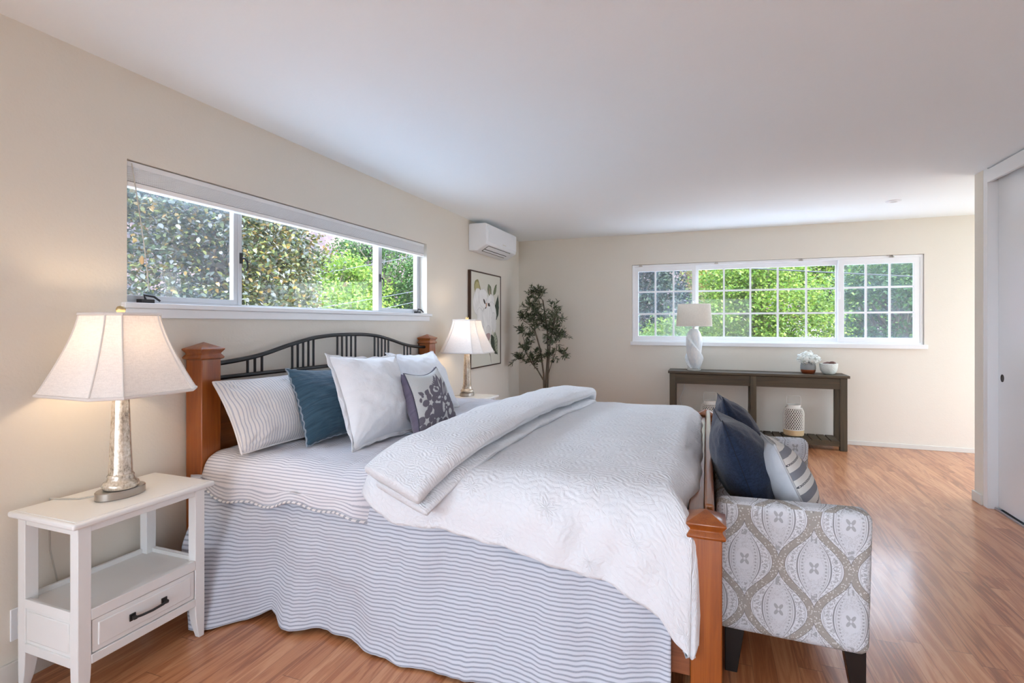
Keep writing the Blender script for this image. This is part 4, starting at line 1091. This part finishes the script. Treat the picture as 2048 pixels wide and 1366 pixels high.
pillow('throw_pillow', 'dark navy cushion farther back on the settee, mostly hidden by the near one', 'cushion', (.235, 2.87, .462), (.235, 3.31, .462), (.060, 3.29, .915), (.078, 2.885, .945), .13, ['navy'], 'navy cushions on the settee', Tb=.105, k=.12, wr=.009, seed=5, pw=.62, edge_mat='navydark', edge_r=.002, edge_name='seam')
pillow('throw_pillow', 'pale cushion with grey bands leaning on the navy cushion on the settee', 'cushion', (.425, 2.30, .462), (.415, 2.76, .462), (.243, 2.755, .800), (.255, 2.31, .838), .095, ['band', 'cushgrey'], k=.07, wr=.005, seed=8, pw=.6, edge_mat='pipe', edge_r=.0042)

# ------------------------------------------------------------------ console table and what stands on it
ct = thing('console_table', 'long dark weathered wood console table under the back window', 'table', (.485, 6.41, 0))
CX0, CX1, CY0, CY1 = -.415, 1.388, 6.235, 6.585
mk('tabletop', bx(CX0, CX1, CY0, CY1, .757, .785), M['console'], ct, bevel=.004)
lx = ((-.398, -.335), (.450, .513), (1.302, 1.368))
for x0, x1 in lx:
    for y0, y1 in ((6.255, 6.315), (6.51, 6.57)): mk('leg', bx(x0, x1, y0, y1, 0, .757), M['consolez'], ct, bevel=.003)
for a, b in ((lx[0][1], lx[1][0]), (lx[1][1], lx[2][0])):
    for y in (6.262, 6.545): mk('apron', bx(a, b, y, y + .022, .640, .752), M['console'], ct, bevel=.002)
    mk('shelf_rail', bx(a, b, 6.262, 6.284, .045, .092), M['console'], ct, bevel=.002); mk('shelf_rail', bx(a, b, 6.541, 6.563, .045, .092), M['console'], ct, bevel=.002)
for x0, x1 in (lx[0], lx[2]): mk('apron', bx(x0 + .02, x1 - .02, 6.315, 6.51, .64, .752), M['console'], ct)
mb = MB(); n_ = 20
for a, b in ((-.335, .45), (.513, 1.302)):
    k = 9; w = (b - a) / k
    for i in range(k): mb.box(a + i * w + .006, a + (i + 1) * w - .006, 6.258, 6.568, .090, .104)
mk('shelf', mb, M['console'], ct, bevel=.001)

def lantern(loc, label, grp=None):
    t = thing('lantern', label, 'lantern', loc, grp); L = Vector(loc)
    mb = MB(); mb.lathe([(.001, .004), (.088, .004), (.098, .012), (.101, .03), (.101, .066), (.092, .070), (.001, .070)], L, 36); mk('wooden_base', mb, M['bamboo'], t, smooth=True)
    R = lambda z: .100 if z < .25 else .100 - .024 * ((z - .25) / .06) ** 1.6
    z0, z1 = .070, .305
    mb = MB()
    for sg in (-1, 1):
        for k in range(26):
            a0 = 2 * pi * k / 26; pts = []
            for i in range(15):
                z = z0 + (z1 - z0) * i / 14; a = a0 + sg * 1.55 * i / 14; pts.append((L.x + R(z) * cos(a), L.y + R(z) * sin(a), L.z + z))
            mb.tube(pts, .0036, 5)
    for z, r in ((.072, .004), (.305, .005)): mb.tube([(L.x + R(z) * cos(2 * pi * i / 30), L.y + R(z) * sin(2 * pi * i / 30), L.z + z) for i in range(30)], r, 6, closed=True)
    mk('woven_body', mb, M['lattice'], t, smooth=True)
    mb = MB(); mb.lathe([(.074, .300), (.068, .310), (.066, .335), (.070, .340), (.064, .342), (.060, .310)], L, 30); mk('neck_ring', mb, M['lattice'], t, smooth=True)
    mb = MB(); mb.lathe([(.086, .075), (.086, .25), (.066, .30)], L, 24, caps=False); mk('inside_shade_liner', mb, M['inner'], t, smooth=True)  # dark sleeve added so the lattice holes look shaded
    mb = MB(); mb.tube([(L.x - .068, L.y, L.z + .325), (L.x - .069, L.y, L.z + .40), (L.x - .064, L.y, L.z + .432), (L.x - .05, L.y, L.z + .436), (L.x + .05, L.y, L.z + .436), (L.x + .064, L.y, L.z + .432), (L.x + .069, L.y, L.z + .40), (L.x + .068, L.y, L.z + .325)], .0035, 6); mk('handle', mb, M['lattice'], t, smooth=True)
    return t
lantern((.895, 6.42, .101), 'white woven lantern on the right half of the console shelf', 'woven lanterns')
lantern((.038, 6.42, .101), 'white woven lantern on the left half of the console shelf, behind the navy cushions', 'woven lanterns')

tl = thing('table_lamp', 'unlit lamp with a twisted ceramic body and drum shade on the console', 'lamp', (-.135, 6.41, .7855)); L = Vector((-.135, 6.41, .7855))
mb = MB(); mb.lathe([(.001, 0), (.076, 0), (.078, .003), (.078, .022), (.075, .025), (.001, .025)], L, 36); mk('lamp_base', mb, M['acrylic'], tl, smooth=True)
mb = MB(); m_, n_ = 60, 72
Rt = [(0, .066), (.08, .080), (.25, .098), (.42, .100), (.62, .098), (.78, .088), (.90, .068), (1, .038)]
def tw_(a, t):
    R = lerp_tab(Rt, t); ph = t * 4.3 + 2.0; f = ((a + ph) * 2.0 / (2 * pi)) % 1.0
    s = .62 + .40 * (f ** .7) if f < .95 else .62 + .40 * ((1 - f) / .05)
    return R * s * 1.06
rows = [[(L.x + tw_(2 * pi * i / n_, j / m_) * cos(2 * pi * i / n_), L.y + tw_(2 * pi * i / n_, j / m_) * sin(2 * pi * i / n_), L.z + .025 + .455 * j / m_) for i in range(n_)] for j in range(m_ + 1)]
mb.loft(rows); mk('lamp_body', mb, M['twist'], tl, smooth=True, angle=50)
mb = MB(); mb.lathe([(.018, .478), (.018, .50), (.010, .505), (.010, .56), (.001, .56)], L, 16); mk('bulb_socket', mb, M['chrome'], tl, smooth=True)
mb = MB(); mb.lathe([(1, .510), (.90, .770)], L, 48, .200, .118, caps=False); mk('lamp_shade', mb, M['drum'], tl, smooth=True)
mb = MB(); 
for s_, z in ((1.0, .512), (.90, .768)): mb.tube([(L.x + .2 * s_ * cos(2 * pi * i / 48), L.y + .118 * s_ * sin(2 * pi * i / 48), L.z + z) for i in range(48)], .003, 6, closed=True)
mk('shade_rim', mb, M['shadetrim'], tl, smooth=True)
mb = MB(); mb.tube([(L.x - .18, L.y, L.z + .768), (L.x + .18, L.y, L.z + .768)], .002, 5); mb.tube([(L.x, L.y, L.z + .55), (L.x, L.y, L.z + .79)], .003, 6); mb.sphere((L.x, L.y, L.z + .80), .011, 10, 8); mk('finial', mb, M['acrylic'], tl, smooth=True)
mb = MB(); mb.tube([(L.x - .05, L.y + .06, L.z + .004), (L.x - .09, L.y + .17, L.z + .003), (L.x - .09, L.y + .20, L.z - .01), (L.x - .12, L.y + .21, L.z - .25), (-.30, BY - .03, .42), (-.27, BY - .03, .30), (-.252, BY - .02, .265)], .0028, 6)
mb.box(-.264, -.238, BY - .034, BY - .006, .250, .278); mk('power_cord', mb, M['white'], tl, smooth=True)

fp = thing('flower_pot', 'grey pot with a copper band holding white flowers on the console', 'flower pot', (1.035, 6.42, .7855)); L = Vector((1.035, 6.42, .7855))
mb = MB(); mb.lathe([(.072, .042), (.075, .055), (.074, .085), (.066, .118), (.062, .125), (.055, .122), (.055, .10), (.001, .10)], L, 32, caps=False); mk('pot', mb, M['potgrey'], fp, smooth=True)
mb = MB(); mb.lathe([(.001, 0), (.055, 0), (.062, .005), (.0715, .030), (.0722, .0425)], L, 32, caps=False); mk('copper_band', mb, M['copper'], fp, smooth=True)
random.seed(5)
for cx, cz, cy_, r in ((-.07, .165, -.02, .055), (.0, .195, 0, .06), (.075, .165, -.01, .055), (-.02, .150, -.06, .055), (.045, .145, -.06, .05), (-.03, .18, .05, .055), (.04, .17, .05, .05)):
    mb = MB(); c = L + Vector((cx, cy_, cz))
    for k in range(46):
        d = Vector((jit(1), jit(1), jit(1))).normalized(); up = Vector((jit(1), jit(1), jit(1))).normalized(); s1 = d.cross(up).normalized(); s2 = d.cross(s1)
        p = c + d * r * random.uniform(.55, .95); w = random.uniform(.010, .017)
        ids = [mb.vert(p + s1 * w * cos(q) + s2 * w * sin(q) + d * .006 * cos(2 * q)) for q in [2 * pi * i / 6 for i in range(6)]]
        mb.face(ids)
    mk('blossom', mb, M['petal'], fp, smooth='all')
bw = thing('bowl', 'textured pale bowl of dried pods at the right end of the console', 'bowl', (1.225, 6.40, .7855)); L = Vector((1.225, 6.40, .7855))
mb = MB(); mb.lathe([(.001, 0), (.045, 0), (.058, .008), (.078, .040), (.086, .080), (.088, .112), (.083, .116), (.080, .108), (.072, .05), (.04, .02), (.001, .018)], L, 40, caps=False); mk('bowl_body', mb, M['bowl'], bw, smooth=True)
for x, y, z, r in ((-.03, -.02, .100, .034), (.03, -.015, .110, .036), (.0, .03, .104, .034), (.045, .025, .098, .026), (-.045, .02, .092, .026)):
    mb = MB(); n1 = 12; c = L + Vector((x, y, z))
    mb.loft([[(c.x + r * (1 + .18 * cos(5 * q + i)) * sin(pi * (i + .01) / 8.02) * cos(q), c.y + r * (1 + .18 * cos(5 * q + i)) * sin(pi * (i + .01) / 8.02) * sin(q), c.z - r * .8 * cos(pi * i / 8)) for q in [2 * pi * k / 20 for k in range(20)]] for i in range(9)])
    tag(mk('dried_pod', mb, M['cone'], None, smooth='all'), 'dried brown pod resting in the pale bowl on the console', 'dried pod', 'dried pods in the bowl')

# ------------------------------------------------------------------ outdoors
mb = MB(); mb.loft([[(-2.54, y, 1.02), (-6.0, y, .70), (-6.0, y, .55), (-2.54, y, .87)] for y in (.2, 6.4)]); struct(mk('bounce_slab_left', mb, M['bouncewhite']))  # unseen white slab added to throw light up through the left window
mb = MB(); mb.loft([[(x, 6.80, .80), (x, 9.6, .42), (x, 9.6, .30), (x, 6.80, .68)] for x in (-2.0, 3.6)]); struct(mk('bounce_slab_back', mb, M['bouncewhite']))  # same kind of added bounce slab, below the back window
struct(mk('bounce_deck_rear', bx(-6, 6, -14, YR - .01, -.22, -.10), M['ground'])); struct(mk('bounce_deck_side', bx(3.75, 9, 2, 9, -.22, -.10), M['ground']))  # unseen pale decks added to bounce sky light onto the ceiling
struct(mk('sun_blocking_slab', bx(3.7, 6.0, 3.5, 8, 2.44, 2.58), M['ceil']))  # unseen slab added to keep the sun out of the alcove opening
struct(mk('ground', bx(-90, 90, -40, 130, -3.0, -2.6), M['ground']))
def hill(name, f, x0, x1, y0, y1, n=70):
    mb = MB(); mb.grid(lambda u, v: (x0 + (x1 - x0) * u, y0 + (y1 - y0) * v, f(x0 + (x1 - x0) * u, y0 + (y1 - y0) * v)), n, n)
    return struct(mk(name, mb, M['hill'], None, smooth='all'))
hill('hillside', lambda x, y: -2.8 + max(0, (-x * .75 + y * .75) - 26) * .62 + 1.4 * nz(x * .12, y * .12, 1, 2) + .5 * nz(x * .5, y * .5, 1, 2), -95, 70, 10, 125)

def tree(name, label, base, crown, rx, ry, rz, n, L, mat, seed, group=None, leaves=95, trunk=.14, clump=.62):
    random.seed(seed); c = Vector(crown); t = thing(name, label, 'tree', base, group)
    tb = MB(); b = Vector(base); tb.tube([b, b.lerp(c, .35) + Vector((jit(.2), jit(.2), 0)), b.lerp(c, .7) + Vector((jit(.3), jit(.3), 0)), c + Vector((0, 0, rz * .6))], [trunk, trunk * .8, trunk * .6, trunk * .2], 8)
    lf = MB()
    for k in range(n):
        d = Vector((random.gauss(0, 1), random.gauss(0, 1), random.gauss(0, 1))).normalized(); rr = random.uniform(.45, 1.0) ** .6
        p = c + Vector((d.x * rx, d.y * ry, d.z * rz)) * rr
        if k % 3 == 0:
            s0 = b.lerp(c, random.uniform(.5, 1.0)); tb.tube([s0, s0.lerp(p, .55) + Vector((0, 0, .15)), p], [trunk * .35, trunk * .2, trunk * .06], 5)
        cr = clump * random.uniform(.6, 1.15)
        for q in range(leaves):
            o = Vector((random.gauss(0, .45), random.gauss(0, .45), random.gauss(0, .34))) * cr
            ld = Vector((jit(1), jit(1), jit(.7) - .25)); l_ = L * random.uniform(.7, 1.25)
            leaf(lf, p + o, ld, Vector((jit(.7), jit(.7), 1)), l_, l_ * .34)
    mk('trunk', tb, M['bark'], t, smooth=True); mk('foliage', lf, M[mat], t)['kind'] = 'stuff'
    return t
GL, GB = 'trees outside the left window', 'trees outside the back window'
tree('magnolia_tree', 'dark broad leaved tree with yellowing leaves filling the left window casement', (-7.4, 6.3, -2.6), (-7.2, 5.9, 2.6), 1.5, 1.55, 2.0, 230, .072, 'magnolia', 21, GL, 170, clump=.5)
tree('magnolia_tree', 'yellowing dark leaved branches at the left of the centre light of the left window', (-8.5, 8.6, -2.6), (-8.5, 8.35, 2.2), .8, .75, 1.4, 90, .068, 'magnolia', 22, GL, 150, clump=.45)
tree('leafy_tree', 'bright green tree in the middle of the left window', (-12.5, 15.0, -2.6), (-12.4, 14.6, 2.1), 2.3, 2.2, 1.75, 150, .11, 'maple', 23, GL, 110)
tree('leafy_tree', 'taller mid green tree right of centre in the left window', (-13.5, 20.0, -2.6), (-13.4, 19.9, 3.5), 2.5, 2.5, 2.8, 190, .12, 'green', 24, GL, 110)
tree('leafy_tree', 'low bright bush at the bottom of the left window', (-9.0, 11.7, -2.6), (-9.0, 11.6, 1.3), 1.0, 1.0, .95, 50, .09, 'maple', 25, GL, 100)
tree('conifer_tree', 'grey green tree seen in the right casement of the left window', (-10.2, 18.8, -2.6), (-10.2, 18.6, 2.2), 1.3, 1.6, 2.3, 110, .11, 'green', 26, GL, 100)
tree('conifer_tree', 'dark tree at the far right edge of the left window', (-8.2, 16.0, -2.6), (-8.2, 15.9, 1.9), .7, .75, 2.0, 70, .09, 'darkgreen', 27, GL, 95)
tree('leafy_tree', 'pale green tree far up the slope behind the bright tree in the left window', (-20, 20, -2.6), (-20, 20, 3.2), 2.6, 2.6, 2.4, 110, .15, 'green', 28, GL, 90)
tree('conifer_tree', 'dark tall evergreen at the left of the back window', (-3.6, 27, -2.6), (-3.4, 27, 2.4), 1.9, 1.8, 3.6, 150, .17, 'darkgreen', 31, GB, 100, .2, .9)
tree('conifer_tree', 'second dark evergreen behind the drum shade lamp in the back window', (-.2, 30, -2.6), (-.1, 30, 2.6), 1.9, 1.8, 3.8, 130, .17, 'darkgreen', 32, GB, 100, .2, .9)
tree('leafy_tree', 'yellow green bush low in the left sash of the back window', (-1.3, 18, -2.6), (-1.3, 18, .2), 1.1, 1.1, 1.3, 70, .10, 'maple', 33, GB, 95)
tree('leafy_tree', 'bright green tree filling the middle of the back window', (1.3, 14.5, -2.6), (1.25, 14.5, 1.5), 1.65, 1.4, 1.75, 230, .075, 'maple', 34, GB, 150)
tree('autumn_tree', 'orange tinged tree at the top of the back window behind the bright green tree', (.7, 22, -2.6), (.7, 22, 3.4), 1.4, 1.1, 1.3, 60, .12, 'autumn', 35, GB, 95)
tree('leafy_tree', 'green tree in the right sash of the back window', (4.5, 15.5, -2.6), (4.45, 15.5, 1.5), 1.4, 1.4, 1.8, 170, .08, 'green', 36, GB, 135)
tree('leafy_tree', 'tall green tree behind the others, right of centre in the back window', (4.6, 21, -2.6), (4.5, 21, 3.0), 1.9, 1.5, 1.8, 150, .12, 'maple', 37, GB, 100)
tree('leafy_tree', 'green tree behind the grille at the far right of the back window', (8.2, 21.5, -2.6), (8.1, 21.5, 2.2), 1.6, 1.5, 2.6, 110, .14, 'green', 38, GB, 95)
nh = thing('neighbour_house', 'pale roofed house low behind the trees in the back window', 'house', (5.2, 24.5, -2.6))
mk('house_wall', bx(2.6, 8.4, 24.4, 29.4, -2.6, .3), M['stucco'], nh)
mb = MB(); mb.loft([[(x, 24.0, .25), (x, 26.9, 1.45), (x, 29.8, .25), (x, 29.7, .12), (x, 26.9, 1.3), (x, 24.1, .12)] for x in (2.2, 8.8)]); mk('roof', mb, M['roof'], nh)
wires = [((-6.4, 3.0, 1.35), (-9.8, 19.5, 4.6), 'wire', .0065, 'upper overhead cable rising across the left window'), ((-7.6, 8.0, 1.55), (-7.6, 24, 4.3), 'wire', .0065, 'overhead cable crossing the centre light of the left window'),
         ((-7.3, 8.2, 1.35), (-7.3, 24, 4.0), 'wire', .0065, 'lower overhead cable crossing the centre light of the left window'), ((-6.6, 9.5, 1.25), (-6.6, 24, 3.2), 'wire', .0065, 'thin cable low in the right half of the left window'),
         ((-4, 11.5, 2.95), (14, 12.6, 1.55), 'wiredark', .014, 'dark cable sloping across the top of the back window')]
for a, b, m, r, lab in wires:
    a, b = Vector(a), Vector(b); mb = MB(); mb.tube([a.lerp(b, i / 12) - Vector((0, 0, .5 * (i / 12) * (1 - i / 12))) for i in range(13)], r, 5)
    tag(mk('overhead_cable', mb, M[m], None, smooth='all'), lab, 'cable', 'overhead cables outside')
